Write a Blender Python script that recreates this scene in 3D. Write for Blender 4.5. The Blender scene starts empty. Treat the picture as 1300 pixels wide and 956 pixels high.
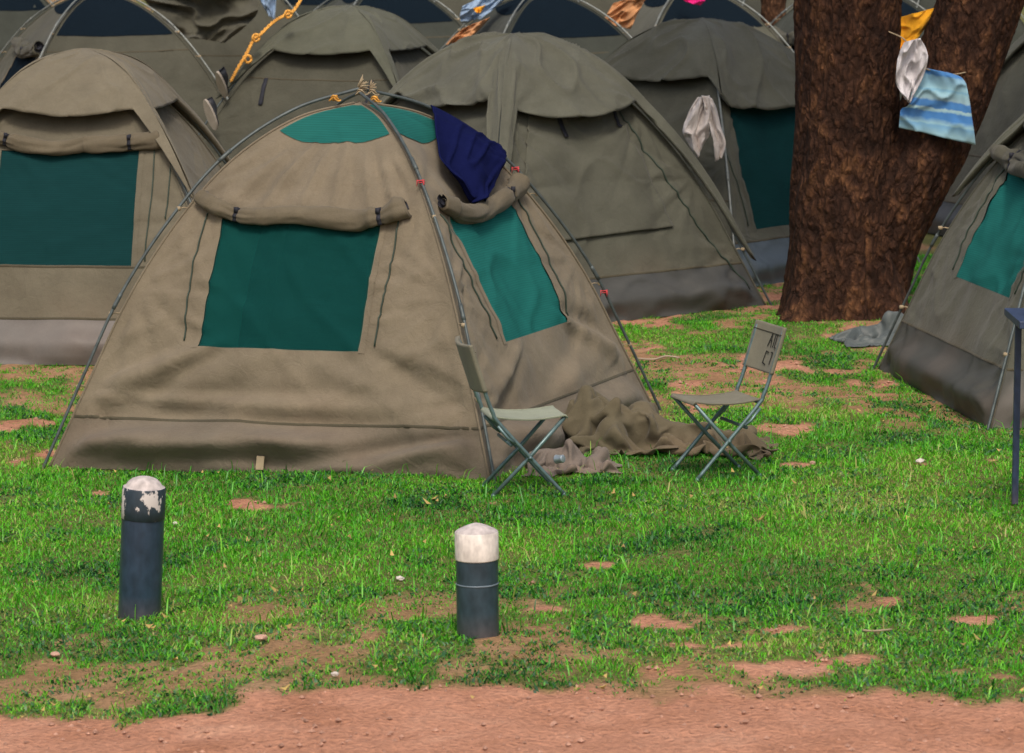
import bpy, math, random, time
import numpy as np
from mathutils import Vector, Matrix
T0 = time.time()
R = math.radians
rng = np.random.default_rng(7)
random.seed(7)
sc = bpy.context.scene
col = sc.collection

# ------------------------------------------------------------------ camera
F = 4500.0; CX, CY = 650.0, 478.0; CAMH = 3.15
PITCH = math.atan((478 + 150) / F)
cam_d = bpy.data.cameras.new('camera'); cam = bpy.data.objects.new('camera', cam_d); col.objects.link(cam)
cam_d.sensor_width = 36; cam_d.lens = F / 1300 * 36; cam_d.clip_end = 3000; cam_d.clip_start = .5
cam.location = (0, 0, CAMH); cam.rotation_euler = (R(90) - PITCH, 0, 0)
cam_d.dof.use_dof = True; cam_d.dof.focus_distance = 19.0; cam_d.dof.aperture_fstop = 7.0
sc.camera = cam


def at(px, py, z=0.0):
    """where the line of sight through photo pixel px, py meets the level z"""
    dx, dz = (px - CX) / F, -(py - CY) / F
    cp, sp = math.cos(PITCH), math.sin(PITCH)
    d = (dx, cp + dz * sp, -sp + dz * cp)
    t = (z - CAMH) / d[2]
    return np.array([d[0] * t, d[1] * t, z])


def pix(p):
    cp, sp = math.cos(PITCH), math.sin(PITCH)
    x, y, z = p[0], p[1], p[2] - CAMH
    dep = y * cp - z * sp; up = y * sp + z * cp
    return (CX + F * x / dep, CY - F * up / dep)


# ------------------------------------------------------------------ noise
def _h(ix, iy, seed):
    n = (ix.astype(np.int64) * 374761393 + iy.astype(np.int64) * 668265263 + seed * 1274126177) & 0xffffffff
    n = ((n ^ (n >> 13)) * 1274126177) & 0xffffffff
    return ((n ^ (n >> 16)) & 0xffff) / 65535.0


def vn(x, y, seed=0):
    x = np.asarray(x, float); y = np.asarray(y, float)
    ix, iy = np.floor(x), np.floor(y); fx, fy = x - ix, y - iy
    fx = fx * fx * fx * (fx * (fx * 6 - 15) + 10); fy = fy * fy * fy * (fy * (fy * 6 - 15) + 10)
    a, b = _h(ix, iy, seed), _h(ix + 1, iy, seed)
    c, d = _h(ix, iy + 1, seed), _h(ix + 1, iy + 1, seed)
    return (a * (1 - fx) + b * fx) * (1 - fy) + (c * (1 - fx) + d * fx) * fy


def vl(x, y, seed=0):
    ix, iy = np.floor(x), np.floor(y); fx, fy = x - ix, y - iy
    a, b, c, d = _h(ix, iy, seed), _h(ix + 1, iy, seed), _h(ix, iy + 1, seed), _h(ix + 1, iy + 1, seed)
    return np.where(fx + fy < 1, a + (b - a) * fx + (c - a) * fy, d + (c - d) * (1 - fx) + (b - d) * (1 - fy))


def fbm(x, y, seed=0, o=4):
    s = 0; a = 1; t = 0
    for i in range(o):
        s = s + a * vn(x * 2 ** i, y * 2 ** i, seed + i * 17); t += a; a *= .5
    return s / t


def sstep(a, b, x):
    t = np.clip((x - a) / (b - a), 0, 1); return t * t * (3 - 2 * t)


# ------------------------------------------------------------------ slack canvas dropped on the ground
def drop_cloth(nx, ny, LX, LY, cx, cy, humps, seed, frames):
    """let a sheet with slack in it fall over a few humps; returns the settled grid"""
    X, Y = np.meshgrid(np.linspace(-LX / 2, LX / 2, nx), np.linspace(-LY / 2, LY / 2, ny))
    flat = np.stack([X, Y, 0 * X], -1).reshape(-1, 3)
    X2 = X * cx + .05 * (fbm(X * 2.5, Y * 2.5 + 7, seed + 1, 2) - .5) * 2; Y2 = Y * cy + .05 * (fbm(X * 2.5 + 3, Y * 2.5, seed + 2, 2) - .5) * 2
    top = max(q[3] for q in humps) + .14
    Z = top + .065 * np.sin(X / .34 * 6.28 + 4 * fbm(X * 1.5 + seed, Y * 2.5, seed, 2)) + .05 * np.sin(Y / .30 * 6.28 + 4 * fbm(X * 2.5 + seed, Y * 1.5, seed + 5, 2))
    start = np.stack([X2, Y2, Z], -1).reshape(-1, 3)
    me = bpy.data.meshes.new('falling_sheet')
    me.from_pydata(flat.tolist(), [], [(i * nx + j, i * nx + j + 1, (i + 1) * nx + j + 1, (i + 1) * nx + j) for i in range(ny - 1) for j in range(nx - 1)])
    o = bpy.data.objects.new('falling_sheet', me); col.objects.link(o)
    basis = o.shape_key_add(name='Basis'); rest = o.shape_key_add(name='rest')
    basis.data.foreach_set('co', start.ravel()); rest.data.foreach_set('co', flat.ravel()); me.vertices.foreach_set('co', start.ravel())
    c = o.modifiers.new('cloth', 'CLOTH'); q = c.settings
    q.quality = 5; q.mass = .5; q.tension_stiffness = 30; q.compression_stiffness = 30; q.shear_stiffness = 15; q.bending_stiffness = 2.5; q.air_damping = 5; q.rest_shape_key = rest
    k = c.collision_settings; k.use_self_collision = True; k.self_distance_min = .005; k.distance_min = .008; k.collision_quality = 2
    c.point_cache.frame_start = 1; c.point_cache.frame_end = frames
    solids = []
    def solid(V, Fc):
        m_ = bpy.data.meshes.new('solid'); m_.from_pydata(V, [], Fc); b_ = bpy.data.objects.new('solid', m_); col.objects.link(b_)
        b_.modifiers.new('hit', 'COLLISION'); b_.collision.cloth_friction = 25; solids.append(b_)
    solid([(-4, -4, 0), (4, -4, 0), (4, 4, 0), (-4, 4, 0)], [(0, 1, 2, 3)])
    for (hx, hy, r, hh) in humps:
        V = [(hx + r * math.sin(a) * math.cos(b_), hy + r * math.sin(a) * math.sin(b_), hh * math.cos(a)) for a in np.linspace(.001, math.pi - .001, 17) for b_ in np.linspace(0, 2 * math.pi, 33)[:-1]]
        solid(V, [(i * 32 + j, (i + 1) * 32 + j, (i + 1) * 32 + (j + 1) % 32, i * 32 + (j + 1) % 32) for i in range(16) for j in range(32)])
    for f in range(1, frames + 1): sc.frame_set(f)
    ev = o.evaluated_get(bpy.context.evaluated_depsgraph_get()).data
    co = np.zeros(len(ev.vertices) * 3); ev.vertices.foreach_get('co', co); G = co.reshape(ny, nx, 3)
    for b_ in solids + [o]:
        m_ = b_.data; bpy.data.objects.remove(b_); bpy.data.meshes.remove(m_)
    sc.frame_set(1); G[..., 2] -= G[..., 2].min(); return G


HEAP = drop_cloth(76, 58, 1.62, 1.20, .80, .74, [(-.44, .10, .06, .36), (-.30, -.10, .08, .20), (-.12, .06, .10, .27), (.08, -.04, .06, .16), (.26, .08, .07, .12), (.50, -.05, .05, .08)], 3, 64)
SHEET = drop_cloth(50, 46, .90, .80, .78, .76, [(-.16, .05, .06, .12), (.02, .08, .05, .15), (.17, -.06, .04, .09)], 8, 52)
BUNDLE = drop_cloth(44, 40, .82, .72, .80, .78, [(.12, .05, .06, .20), (-.10, 0, .05, .11)], 14, 52)
for G_ in (HEAP, SHEET, BUNDLE): print('cloth', G_.reshape(-1, 3).min(0), G_.reshape(-1, 3).max(0), time.time() - T0)

# ------------------------------------------------------------------ materials
def newmat(name):
    m = bpy.data.materials.new(name); m.use_nodes = True
    nt = m.node_tree; b = nt.nodes['Principled BSDF']; return m, nt, b


def N(nt, typ, **kw):
    n = nt.nodes.new(typ)
    for k, v in kw.items():
        if k.startswith('i_'):
            n.inputs[k[2:].replace('_', ' ')].default_value = v
        else:
            setattr(n, k, v)
    return n


def ramp(nt, stops, fac):
    r = nt.nodes.new('ShaderNodeValToRGB'); nt.links.new(fac, r.inputs[0])
    e = r.color_ramp.elements
    while len(e) < len(stops): e.new(.5)
    for i, (p, c) in enumerate(stops):
        e[i].position = p; e[i].color = (*c, 1) if len(c) == 3 else c
    return r.outputs[0]


def sc3(c, k): return tuple(min(1, x * k) for x in c)


def cloth_mat(name, c, var=.18, rough=.9, stain=None, bump=.62, scale=3.0, sheen=.10, spec=.15, weave=600, thin=0.0):
    m, nt, b = newmat(name)
    tc = N(nt, 'ShaderNodeTexCoord')
    n1 = N(nt, 'ShaderNodeTexNoise'); n1.inputs['Scale'].default_value = scale; n1.inputs['Detail'].default_value = 8; n1.inputs['Roughness'].default_value = .65
    nt.links.new(tc.outputs['Object'], n1.inputs['Vector'])
    colr = ramp(nt, [(.3, sc3(c, 1 - var)), (.7, sc3(c, 1 + var))], n1.outputs[0])
    n2 = N(nt, 'ShaderNodeTexNoise'); n2.inputs['Scale'].default_value = 140; n2.inputs['Detail'].default_value = 4; n2.inputs['Roughness'].default_value = .7
    nt.links.new(tc.outputs['Object'], n2.inputs['Vector'])
    mx = N(nt, 'ShaderNodeMixRGB', blend_type='MULTIPLY'); mx.inputs[0].default_value = .62
    nt.links.new(colr, mx.inputs[1])
    g = ramp(nt, [(.3, (.72, .72, .72)), (.7, (1, 1, 1))], n2.outputs[0]); nt.links.new(g, mx.inputs[2])
    out = mx.outputs[0]
    if stain:
        n3 = N(nt, 'ShaderNodeTexNoise'); n3.inputs['Scale'].default_value = 2.2; n3.inputs['Detail'].default_value = 6
        nt.links.new(tc.outputs['Object'], n3.inputs['Vector'])
        sp = N(nt, 'ShaderNodeSeparateXYZ'); nt.links.new(tc.outputs['Object'], sp.inputs[0])
        mr = N(nt, 'ShaderNodeMapRange'); mr.inputs[1].default_value = .0; mr.inputs[2].default_value = .55; mr.inputs[3].default_value = 1; mr.inputs[4].default_value = 0
        nt.links.new(sp.outputs[2], mr.inputs[0])
        r3 = ramp(nt, [(.42, (0, 0, 0)), (.7, (1, 1, 1))], n3.outputs[0])
        mm = N(nt, 'ShaderNodeMath', operation='MULTIPLY'); nt.links.new(mr.outputs[0], mm.inputs[0]); nt.links.new(r3, mm.inputs[1])
        m2 = N(nt, 'ShaderNodeMath', operation='MULTIPLY'); nt.links.new(mm.outputs[0], m2.inputs[0]); m2.inputs[1].default_value = .28
        mx2 = N(nt, 'ShaderNodeMixRGB'); nt.links.new(m2.outputs[0], mx2.inputs[0]); nt.links.new(out, mx2.inputs[1]); mx2.inputs[2].default_value = (*stain, 1)
        out = mx2.outputs[0]
    nt.links.new(out, b.inputs['Base Color'])
    b.inputs['Roughness'].default_value = rough; b.inputs['Specular IOR Level'].default_value = spec
    if sheen: b.inputs['Sheen Weight'].default_value = sheen
    n4 = N(nt, 'ShaderNodeTexNoise'); n4.inputs['Scale'].default_value = 14; n4.inputs['Detail'].default_value = 5; n4.inputs['Distortion'].default_value = .9; n4.inputs['Roughness'].default_value = .6
    n5 = N(nt, 'ShaderNodeTexNoise'); n5.noise_type = 'RIDGED_MULTIFRACTAL'; n5.inputs['Scale'].default_value = 4.5; n5.inputs['Detail'].default_value = 3; n5.inputs['Distortion'].default_value = .7
    nt.links.new(tc.outputs['Object'], n5.inputs['Vector'])
    cr_ = N(nt, 'ShaderNodeMath', operation='MULTIPLY_ADD'); nt.links.new(n5.outputs[0], cr_.inputs[0]); cr_.inputs[1].default_value = .35; nt.links.new(n4.outputs[0], cr_.inputs[2])
    nt.links.new(tc.outputs['Object'], n4.inputs['Vector'])
    ad = N(nt, 'ShaderNodeMath', operation='MULTIPLY_ADD'); nt.links.new(n2.outputs[0], ad.inputs[0]); ad.inputs[1].default_value = .10; nt.links.new(cr_.outputs[0], ad.inputs[2])
    bp = N(nt, 'ShaderNodeBump'); bp.inputs['Strength'].default_value = bump; bp.inputs['Distance'].default_value = .012
    nt.links.new(ad.outputs[0], bp.inputs['Height']); nt.links.new(bp.outputs[0], b.inputs['Normal'])
    return m


def plain(name, c, rough=.5, metal=0, spec=.4, var=.12, scale=20, bump=.1):
    m, nt, b = newmat(name)
    tc = N(nt, 'ShaderNodeTexCoord')
    n1 = N(nt, 'ShaderNodeTexNoise'); n1.inputs['Scale'].default_value = scale; n1.inputs['Detail'].default_value = 5
    nt.links.new(tc.outputs['Object'], n1.inputs['Vector'])
    nt.links.new(ramp(nt, [(.3, sc3(c, 1 - var)), (.7, sc3(c, 1 + var))], n1.outputs[0]), b.inputs['Base Color'])
    b.inputs['Roughness'].default_value = rough; b.inputs['Metallic'].default_value = metal; b.inputs['Specular IOR Level'].default_value = spec
    bp = N(nt, 'ShaderNodeBump'); bp.inputs['Strength'].default_value = bump; bp.inputs['Distance'].default_value = .004
    nt.links.new(n1.outputs[0], bp.inputs['Height']); nt.links.new(bp.outputs[0], b.inputs['Normal'])
    return m


def net_mat(name, c, alpha):
    """woven insect mesh: partly see-through, with a fine horizontal rib"""
    m, nt, b = newmat(name)
    tc = N(nt, 'ShaderNodeTexCoord')
    mp = N(nt, 'ShaderNodeMapping'); mp.inputs['Scale'].default_value = (1, 1, 8); nt.links.new(tc.outputs['Object'], mp.inputs[0])
    n1 = N(nt, 'ShaderNodeTexNoise'); n1.inputs['Scale'].default_value = 9; n1.inputs['Detail'].default_value = 4
    nt.links.new(mp.outputs[0], n1.inputs['Vector'])
    nt.links.new(ramp(nt, [(.3, sc3(c, .93)), (.7, sc3(c, 1.07))], n1.outputs[0]), b.inputs['Base Color'])
    b.inputs['Roughness'].default_value = .85; b.inputs['Specular IOR Level'].default_value = .06
    b.inputs['Alpha'].default_value = alpha
    wv = N(nt, 'ShaderNodeTexWave'); wv.wave_type = 'BANDS'; wv.bands_direction = 'Z'; wv.inputs['Scale'].default_value = 26; wv.inputs['Distortion'].default_value = .4; nt.links.new(tc.outputs['Object'], wv.inputs['Vector'])
    ml = N(nt, 'ShaderNodeMixRGB', blend_type='MULTIPLY'); ml.inputs[0].default_value = .22; src = b.inputs['Base Color'].links[0].from_socket
    nt.links.new(src, ml.inputs[1]); nt.links.new(wv.outputs[0], ml.inputs[2]); nt.links.new(ml.outputs[0], b.inputs['Base Color'])
    return m


DUST = (.23, .13, .08)
M = {}
M['front'] = cloth_mat('khaki_canvas', (.200, .168, .118), stain=(.26, .16, .10))
M['front_skirt'] = cloth_mat('khaki_canvas_skirt', (.172, .146, .108), stain=(.16, .10, .07))
M['khaki'] = cloth_mat('pale_khaki_canvas', (.150, .134, .096), stain=DUST)
M['olive'] = cloth_mat('olive_canvas', (.084, .083, .062), stain=DUST)
M['grey'] = cloth_mat('grey_green_canvas', (.102, .103, .079), stain=DUST)
M['cap_khaki'] = cloth_mat('pale_khaki_fly', (.172, .152, .108))
M['cap_olive'] = cloth_mat('olive_fly', (.108, .112, .082))
M['cap_grey'] = cloth_mat('grey_green_fly', (.120, .122, .094))
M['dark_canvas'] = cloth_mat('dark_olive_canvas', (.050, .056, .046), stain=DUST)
M['vinyl'] = cloth_mat('grey_vinyl_groundsheet', (.074, .075, .070), rough=.5, spec=.4, sheen=0, bump=.15)
M['vinyl_pale'] = cloth_mat('pale_grey_vinyl_groundsheet', (.148, .136, .124), rough=.6, spec=.35, sheen=0, stain=(.24, .17, .13), bump=.12)
M['vinyl_dark'] = cloth_mat('dark_grey_groundsheet', (.072, .073, .062), rough=.6, spec=.35, sheen=0, stain=(.2, .14, .11), bump=.12)
M['vinyl_blue'] = cloth_mat('blue_grey_vinyl', (.09, .112, .122), rough=.35, spec=.5, sheen=0, bump=.15)
M['flap'] = cloth_mat('rolled_canvas', (.140, .118, .080), bump=.4)
M['flap_olive'] = cloth_mat('rolled_olive_canvas', (.085, .082, .06), bump=.4)
M['seam'] = cloth_mat('seam_tape', (.085, .075, .05))
M['dark'] = plain('dark_webbing_and_roll_shade', (.018, .02, .03), .8, var=.3)
M['zip'] = plain('green_zip', (.03, .05, .035), .6)
M['net'] = net_mat('teal_insect_mesh', (.020, .175, .158), .84)
M['net_vent'] = net_mat('sea_green_insect_mesh', (.015, .145, .128), .86)
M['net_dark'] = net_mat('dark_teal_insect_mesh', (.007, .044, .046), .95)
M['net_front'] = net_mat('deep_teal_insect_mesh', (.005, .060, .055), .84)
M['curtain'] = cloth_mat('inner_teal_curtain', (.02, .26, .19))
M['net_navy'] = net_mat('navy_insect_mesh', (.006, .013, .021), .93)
M['pole'] = plain('grey_green_pole_metal', (.085, .105, .105), .5, .3, var=.25)
M['pole_pale'] = plain('pale_worn_pole_metal', (.22, .24, .225), .45, .3, var=.25)
M['tie'] = plain('frayed_cord', (.35, .28, .18), .9)
M['red'] = plain('red_ribbon', (.55, .06, .07), .8)
M['gold_glow_rope'] = plain('low_sun_gold_rope', (.72, .36, .07), .85, var=.35, scale=60)  # low-sun glow put into the rope's gold; near tent's tufts share it
M['frame'] = plain('blue_grey_painted_tube', (.13, .20, .205), .4, .4, var=.2, scale=40)
M['seat'] = cloth_mat('pale_sage_canvas', (.30, .33, .25), bump=.15)
M['seat_dark'] = cloth_mat('faded_olive_canvas', (.20, .19, .14), bump=.15)
M['ink'] = plain('black_ink', (.015, .015, .013), .8)


# ------------------------------------------------------------------ mesh helpers
def meshobj(name, V, Fc, mats, parent=None, mi=None, smooth=True, merge=False):
    me = bpy.data.meshes.new(name)
    me.from_pydata([tuple(map(float, v)) for v in V], [], [tuple(map(int, f)) for f in Fc])
    if not isinstance(mats, (list, tuple)): mats = [mats]
    for m in mats: me.materials.append(m)
    if mi is not None: me.polygons.foreach_set('material_index', np.asarray(mi, dtype=np.int32))
    if smooth: me.polygons.foreach_set('use_smooth', np.ones(len(me.polygons), dtype=bool))
    if merge:
        import bmesh
        bm = bmesh.new(); bm.from_mesh(me); bmesh.ops.remove_doubles(bm, verts=bm.verts, dist=.0006); bm.to_mesh(me); bm.free()
    me.update()
    o = bpy.data.objects.new(name, me); col.objects.link(o)
    if parent: o.parent = parent
    return o


def tag(o, label=None, cat=None, group=None, kind=None):
    if label: o['label'] = label
    if cat: o['category'] = cat
    if group: o['group'] = group
    if kind: o['kind'] = kind
    return o


def empty(name, loc=(0, 0, 0), rz=0):
    o = bpy.data.objects.new(name, None); col.objects.link(o); o.location = loc; o.rotation_euler = (0, 0, rz)
    o.empty_display_size = .2
    return o


class MB:
    def __init__(s): s.V = []; s.F = []; s.m = []
    def add(s, V, Fc, mat=0):
        b = len(s.V); s.V.extend([tuple(v) for v in V]); s.F.extend([tuple(i + b for i in f) for f in Fc]); s.m.extend([mat] * len(Fc))
    def grid(s, P, mat=0, skip=None, flip=False):
        P = np.asarray(P); h, w = P.shape[:2]; b = len(s.V)
        s.V.extend(map(tuple, P.reshape(-1, 3)))
        for i in range(h - 1):
            for j in range(w - 1):
                if skip is not None and skip[i, j]: continue
                f = (b + i * w + j, b + i * w + j + 1, b + (i + 1) * w + j + 1, b + (i + 1) * w + j)
                s.F.append(f[::-1] if flip else f)
                s.m.append(mat if np.isscalar(mat) else int(mat[i, j]))
    def tube(s, pts, rad, n=10, mat=0, cap=True, close=False):
        pts = np.asarray(pts, float); L = len(pts)
        rad = np.full(L, rad) if np.isscalar(rad) else np.asarray(rad)
        tan = np.gradient(pts, axis=0); tan /= np.linalg.norm(tan, axis=1)[:, None] + 1e-9
        up = np.array([0, 0, 1.0]); 
        if abs(tan[0] @ up) > .9: up = np.array([1.0, 0, 0])
        a = np.cross(tan[0], up); a /= np.linalg.norm(a)
        P = np.zeros((L, n + 1, 3)); th = np.linspace(0, 2 * np.pi, n + 1)
        for i in range(L):
            a = a - tan[i] * (a @ tan[i]); a /= np.linalg.norm(a) + 1e-9
            b = np.cross(tan[i], a)
            P[i] = pts[i] + rad[i] * (np.cos(th)[:, None] * a + np.sin(th)[:, None] * b)
        b0 = len(s.V)
        s.V.extend(map(tuple, P[:, :n].reshape(-1, 3)))
        for i in range(L - 1):
            for j in range(n):
                s.F.append((b0 + i * n + j, b0 + i * n + (j + 1) % n, b0 + (i + 1) * n + (j + 1) % n, b0 + (i + 1) * n + j)); s.m.append(mat)
        if cap:
            s.F.append(tuple(b0 + j for j in range(n))[::-1]); s.m.append(mat)
            s.F.append(tuple(b0 + (L - 1) * n + j for j in range(n))); s.m.append(mat)
    def box(s, c, d, mat=0, rot=None):
        V = np.array([[x, y, z] for x in (-.5, .5) for y in (-.5, .5) for z in (-.5, .5)]) * np.array(d)
        if rot is not None: V = V @ np.array(rot).T
        V = V + np.array(c)
        s.add(V, [(0, 1, 3, 2), (4, 6, 7, 5), (0, 4, 5, 1), (2, 3, 7, 6), (0, 2, 6, 4), (1, 5, 7, 3)], mat)
    def build(s, name, mats, parent=None, smooth=True, merge=False, bevel=0):
        o = meshobj(name, s.V, s.F, mats, parent, s.m, smooth, merge)
        if bevel:
            md = o.modifiers.new('bevel', 'BEVEL'); md.width = bevel; md.segments = 2; md.limit_method = 'ANGLE'
        return o


def solidify(o, t, offset=0):
    m = o.modifiers.new('thick', 'SOLIDIFY'); m.thickness = t; m.offset = offset; return o


def catmull(pts, n=12):
    pts = np.asarray(pts, float); P = np.vstack([2 * pts[0] - pts[1], pts, 2 * pts[-1] - pts[-2]]); out = []
    for i in range(1, len(P) - 2):
        t = np.linspace(0, 1, n, endpoint=False)[:, None]
        a, b, c, d = P[i - 1], P[i], P[i + 1], P[i + 2]
        out.append(.5 * ((2 * b) + (-a + c) * t + (2 * a - 5 * b + 4 * c - d) * t ** 2 + (-a + 3 * b - 3 * c + d) * t ** 3))
    out.append(pts[-1:]); return np.vstack(out)


# ------------------------------------------------------------------ terrain
def ground_z(x, y):
    x = np.asarray(x, float); y = np.asarray(y, float)
    g = -.085 * sstep(-.3, -2.4, x) * sstep(30, 22, y)
    g = g + .03 * (fbm(x * .35 + 5, y * .35, 3, 3) - .5) + .022 * (fbm(x * 2.2, y * 2.2, 9, 3) - .5)
    dt = np.hypot((x - 2.42), (y - 25.2) * 1.0)
    g = g + .07 * np.exp(-(dt / .75) ** 2)
    return g


def gz(x, y): return float(ground_z(np.array([x]), np.array([y]))[0])


# ------------------------------------------------------------------ dome tent
_pt = catmull([(1.02, -.012), (.882, .25), (.765, .46), (.607, .66), (.425, .83), (.215, .945), (0, 1.0)], 20)
_pb = catmull([(.99, .0), (.935, .10), (.860, .235), (.740, .445), (.588, .645), (.410, .815), (.208, .928), (0, .972)], 20)
_s = np.r_[0, np.cumsum(np.hypot(*np.diff(_pb, axis=0).T))]; _s /= _s[-1]
def prof(v): return np.interp(v, _s, _pb[:, 0]), np.interp(v, _s, _pb[:, 1])


class Tent:
    def __init__(s, name, label, cx, cy, yaw, S=2.6, H=1.97, seed=1, group=None, z=None, wr=1.0, lod=1.0):
        s.S, s.H, s.seed, s.wr, s.lod = S, H, seed, wr, lod
        zc = gz(cx, cy) if z is None else z
        s.root = empty(name, (cx, cy, zc), R(yaw)); tag(s.root, label, 'tent', group)
        c, sn = math.cos(R(yaw)), math.sin(R(yaw))
        h = S / 2
        s.cz = []
        for (a, b) in ((-h, -h), (h, -h), (h, h), (-h, h)):
            s.cz.append((gz(cx + a * c - b * sn, cy + a * sn + b * c) - zc) if z is None else 0)
        s.M = Matrix.Translation((cx, cy, zc)) @ Matrix.Rotation(R(yaw), 4, 'Z')
        s.folds = {0: [], 1: [], 2: [], 3: []}
        s.bias = {}
        vv = np.linspace(0, 1, 400); s._vz = vv; s._zz = prof(vv)[1] * H
        r = np.random.default_rng(seed); s.ph = r.uniform(0, 6.28, (4, 12))

    def v_of_z(s, z): return np.interp(z, s._zz, s._vz)

    def base(s, X, Y):
        S = s.S / 2; u = np.clip((X / S + 1) / 2, 0, 1); w = np.clip((Y / S + 1) / 2, 0, 1)
        c = s.cz
        return (c[0] * (1 - u) + c[1] * u) * (1 - w) + (c[3] * (1 - u) + c[2] * u) * w

    def disp(s, k, x, z, hw):
        """how far the canvas stands off its mean surface (m)"""
        d = np.zeros_like(x); ph = s.ph[k]; W = s.wr
        ed = np.clip((hw - np.abs(x)), 0, None)
        # wrinkles that fan out from the tie points on the poles
        for side in (-1, 1):
            for j, zt in enumerate((.0, .42, .95, 1.45)):
                rr, hh = prof(s.v_of_z(zt)); px = side * rr * s.S / 2
                dx, dz = (px - x) * side, z - zt
                ds = np.hypot(dx, dz) + 1e-4; an = np.arctan2(dz, dx)
                n = 7 + j * 1.5
                wv = np.sin(an * n + ph[j * 2 + (side > 0)]) + .5 * np.sin(an * n * 2.3 + ph[(j * 3 + 2) % 12])
                cr = (1 - np.abs(np.sin(an * (n * .55) + ph[(j * 2 + 5) % 12]))) ** 4
                d += W * (.009 * wv - .016 * cr) * np.exp(-ds / .42) * np.clip(ds / .22, 0, 1)
        # slack drape between the poles: broad vertical folds, stronger high up
        sl = np.sin(x * 9 + 1.5 * np.sin(z * 2.2 + ph[3]) + ph[5]) * .5 + vn(x * 5 + ph[1] * 9, z * 1.3, s.seed + k) - .5
        d += W * .012 * sl * np.clip(ed / .5, 0, 1)
        d += W * .010 * (fbm(x * 2.5 + ph[0], z * 3.5 + ph[2], s.seed * 7 + k, 4) - .5)
        rd = 1 - np.abs(2 * vn(x * 2.2 + z * 2.4 + ph[7], x * 1.1 - z * 2.2, s.seed + 31 + k) - 1)
        d += W * .012 * (rd ** 6)
        # belly of the loose bottom band
        bb = np.exp(-((z - .13) / .085) ** 2)
        d += bb * (.035 + .05 * vn(x * 1.5 + ph[6], z * 0 + k, s.seed + 5)) * W * np.clip(ed / .25, 0, 1)
        d += np.exp(-((z - .05) / .05) ** 2) * .03 * (vn(x * 6, z * 3, s.seed + 8) - .5) * W
        for (x0, z0, x1, z1, w, a) in s.folds[k]:
            L = math.hypot(x1 - x0, z1 - z0); ux, uz = (x1 - x0) / L, (z1 - z0) / L
            t = (x - x0) * ux + (z - z0) * uz; q = -(x - x0) * uz + (z - z0) * ux
            tt = np.clip(t / L, 0, 1); ww = w * (.55 + .9 * tt)
            lat = np.where(t < 0, t, np.where(t > L, t - L, 0))
            g = (q / ww)
            d += a * (np.exp(-g ** 2) - .55 * np.exp(-(g - 1.5) ** 2)) * np.exp(-(lat / w) ** 2) * np.sin(np.pi * np.clip(tt * .92 + .04, 0, 1)) ** .6
        tp = np.clip(ed / .10, 0, 1) * np.clip((z + .0) / .03, 0, 1) * np.clip((.96 * s.H - z) / .12, 0, 1)
        return d * tp

    def P(s, k, x, v, off=0.0, outz=0.0):
        x = np.asarray(x, float); v = np.asarray(v, float); x, v = np.broadcast_arrays(x, v)
        off = np.broadcast_to(np.asarray(off, float), x.shape)
        r, h = prof(v); hw = r * s.S / 2; z = h * s.H
        e = 1e-3; r2, h2 = prof(np.clip(v + e, 0, 1)); r1, h1 = prof(np.clip(v - e, 0, 1))
        dy = -(r2 - r1) * s.S / 2; dz = (h2 - h1) * s.H; L = np.hypot(dy, dz) + 1e-9
        nx = np.zeros_like(x); ny, nz = -dz / L, dy / L
        q = np.clip(x / np.maximum(hw, 1e-4), -1.2, 1.2)
        sag = .035 * np.clip(1 - q ** 2, 0, 1) * np.sin(np.pi * np.clip(v, 0, 1)) ** .7
        D = s.disp(k, x, z, hw) - sag + off
        X = x + 0; Y = -hw + ny * D; Z = z + nz * D + outz
        a = k * math.pi / 2; c, sn = math.cos(a), math.sin(a)
        X2, Y2 = X * c - Y * sn, X * sn + Y * c
        Z = Z + s.base(X2, Y2) * np.clip(1 - h * 1.3, 0, 1)
        return np.stack([X2, Y2, Z], -1)

    def body(s, mat, skirt_mat, zs=.27, windows=(), seam_z=(), hem=True):
        """windows: list of dict(face, xc, w, z0, z1)"""
        mb = MB(); lod = s.lod
        for k in range(4):
            w = next((q for q in windows if q['face'] == k), None)
            n = lambda q: max(3, int(q * lod))
            zb = [0, zs] + ([w['z0'], w['z1']] if w else [.75, 1.3])
            vb = [float(s.v_of_z(q)) for q in zb] + [.99]
            cnt = [n(16), n(18), n(30), n(28)]
            vs = np.concatenate([np.linspace(vb[i], vb[i + 1], cnt[i], endpoint=False) for i in range(4)] + [[.99, 1.0]])
            r, h = prof(vs); hw = r * s.S / 2
            xc, ww = (w['xc'], w['w']) if w else (0, .45)
            a = np.maximum(xc - ww, -hw * .8); b = np.minimum(xc + ww, hw * .8)
            cc = [n(22), n(34), n(22)]
            t0, t1, t2 = np.linspace(0, 1, cc[0], endpoint=False), np.linspace(0, 1, cc[1], endpoint=False), np.linspace(0, 1, cc[2])
            X = np.concatenate([-hw[:, None] + t0 * (a + hw)[:, None], a[:, None] + t1 * (b - a)[:, None], b[:, None] + t2 * (hw - b)[:, None]], 1)
            V = np.repeat(vs[:, None], X.shape[1], 1)
            Pq = s.P(k, X, V)
            mi = np.zeros((len(vs) - 1, X.shape[1] - 1), int); mi[:cnt[0]] = 1
            sk = np.zeros(mi.shape, bool)
            if w: sk[cnt[0] + cnt[1]:cnt[0] + cnt[1] + cnt[2], cc[0]:cc[0] + cc[1]] = True
            mb.grid(Pq, mi, sk)
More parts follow.
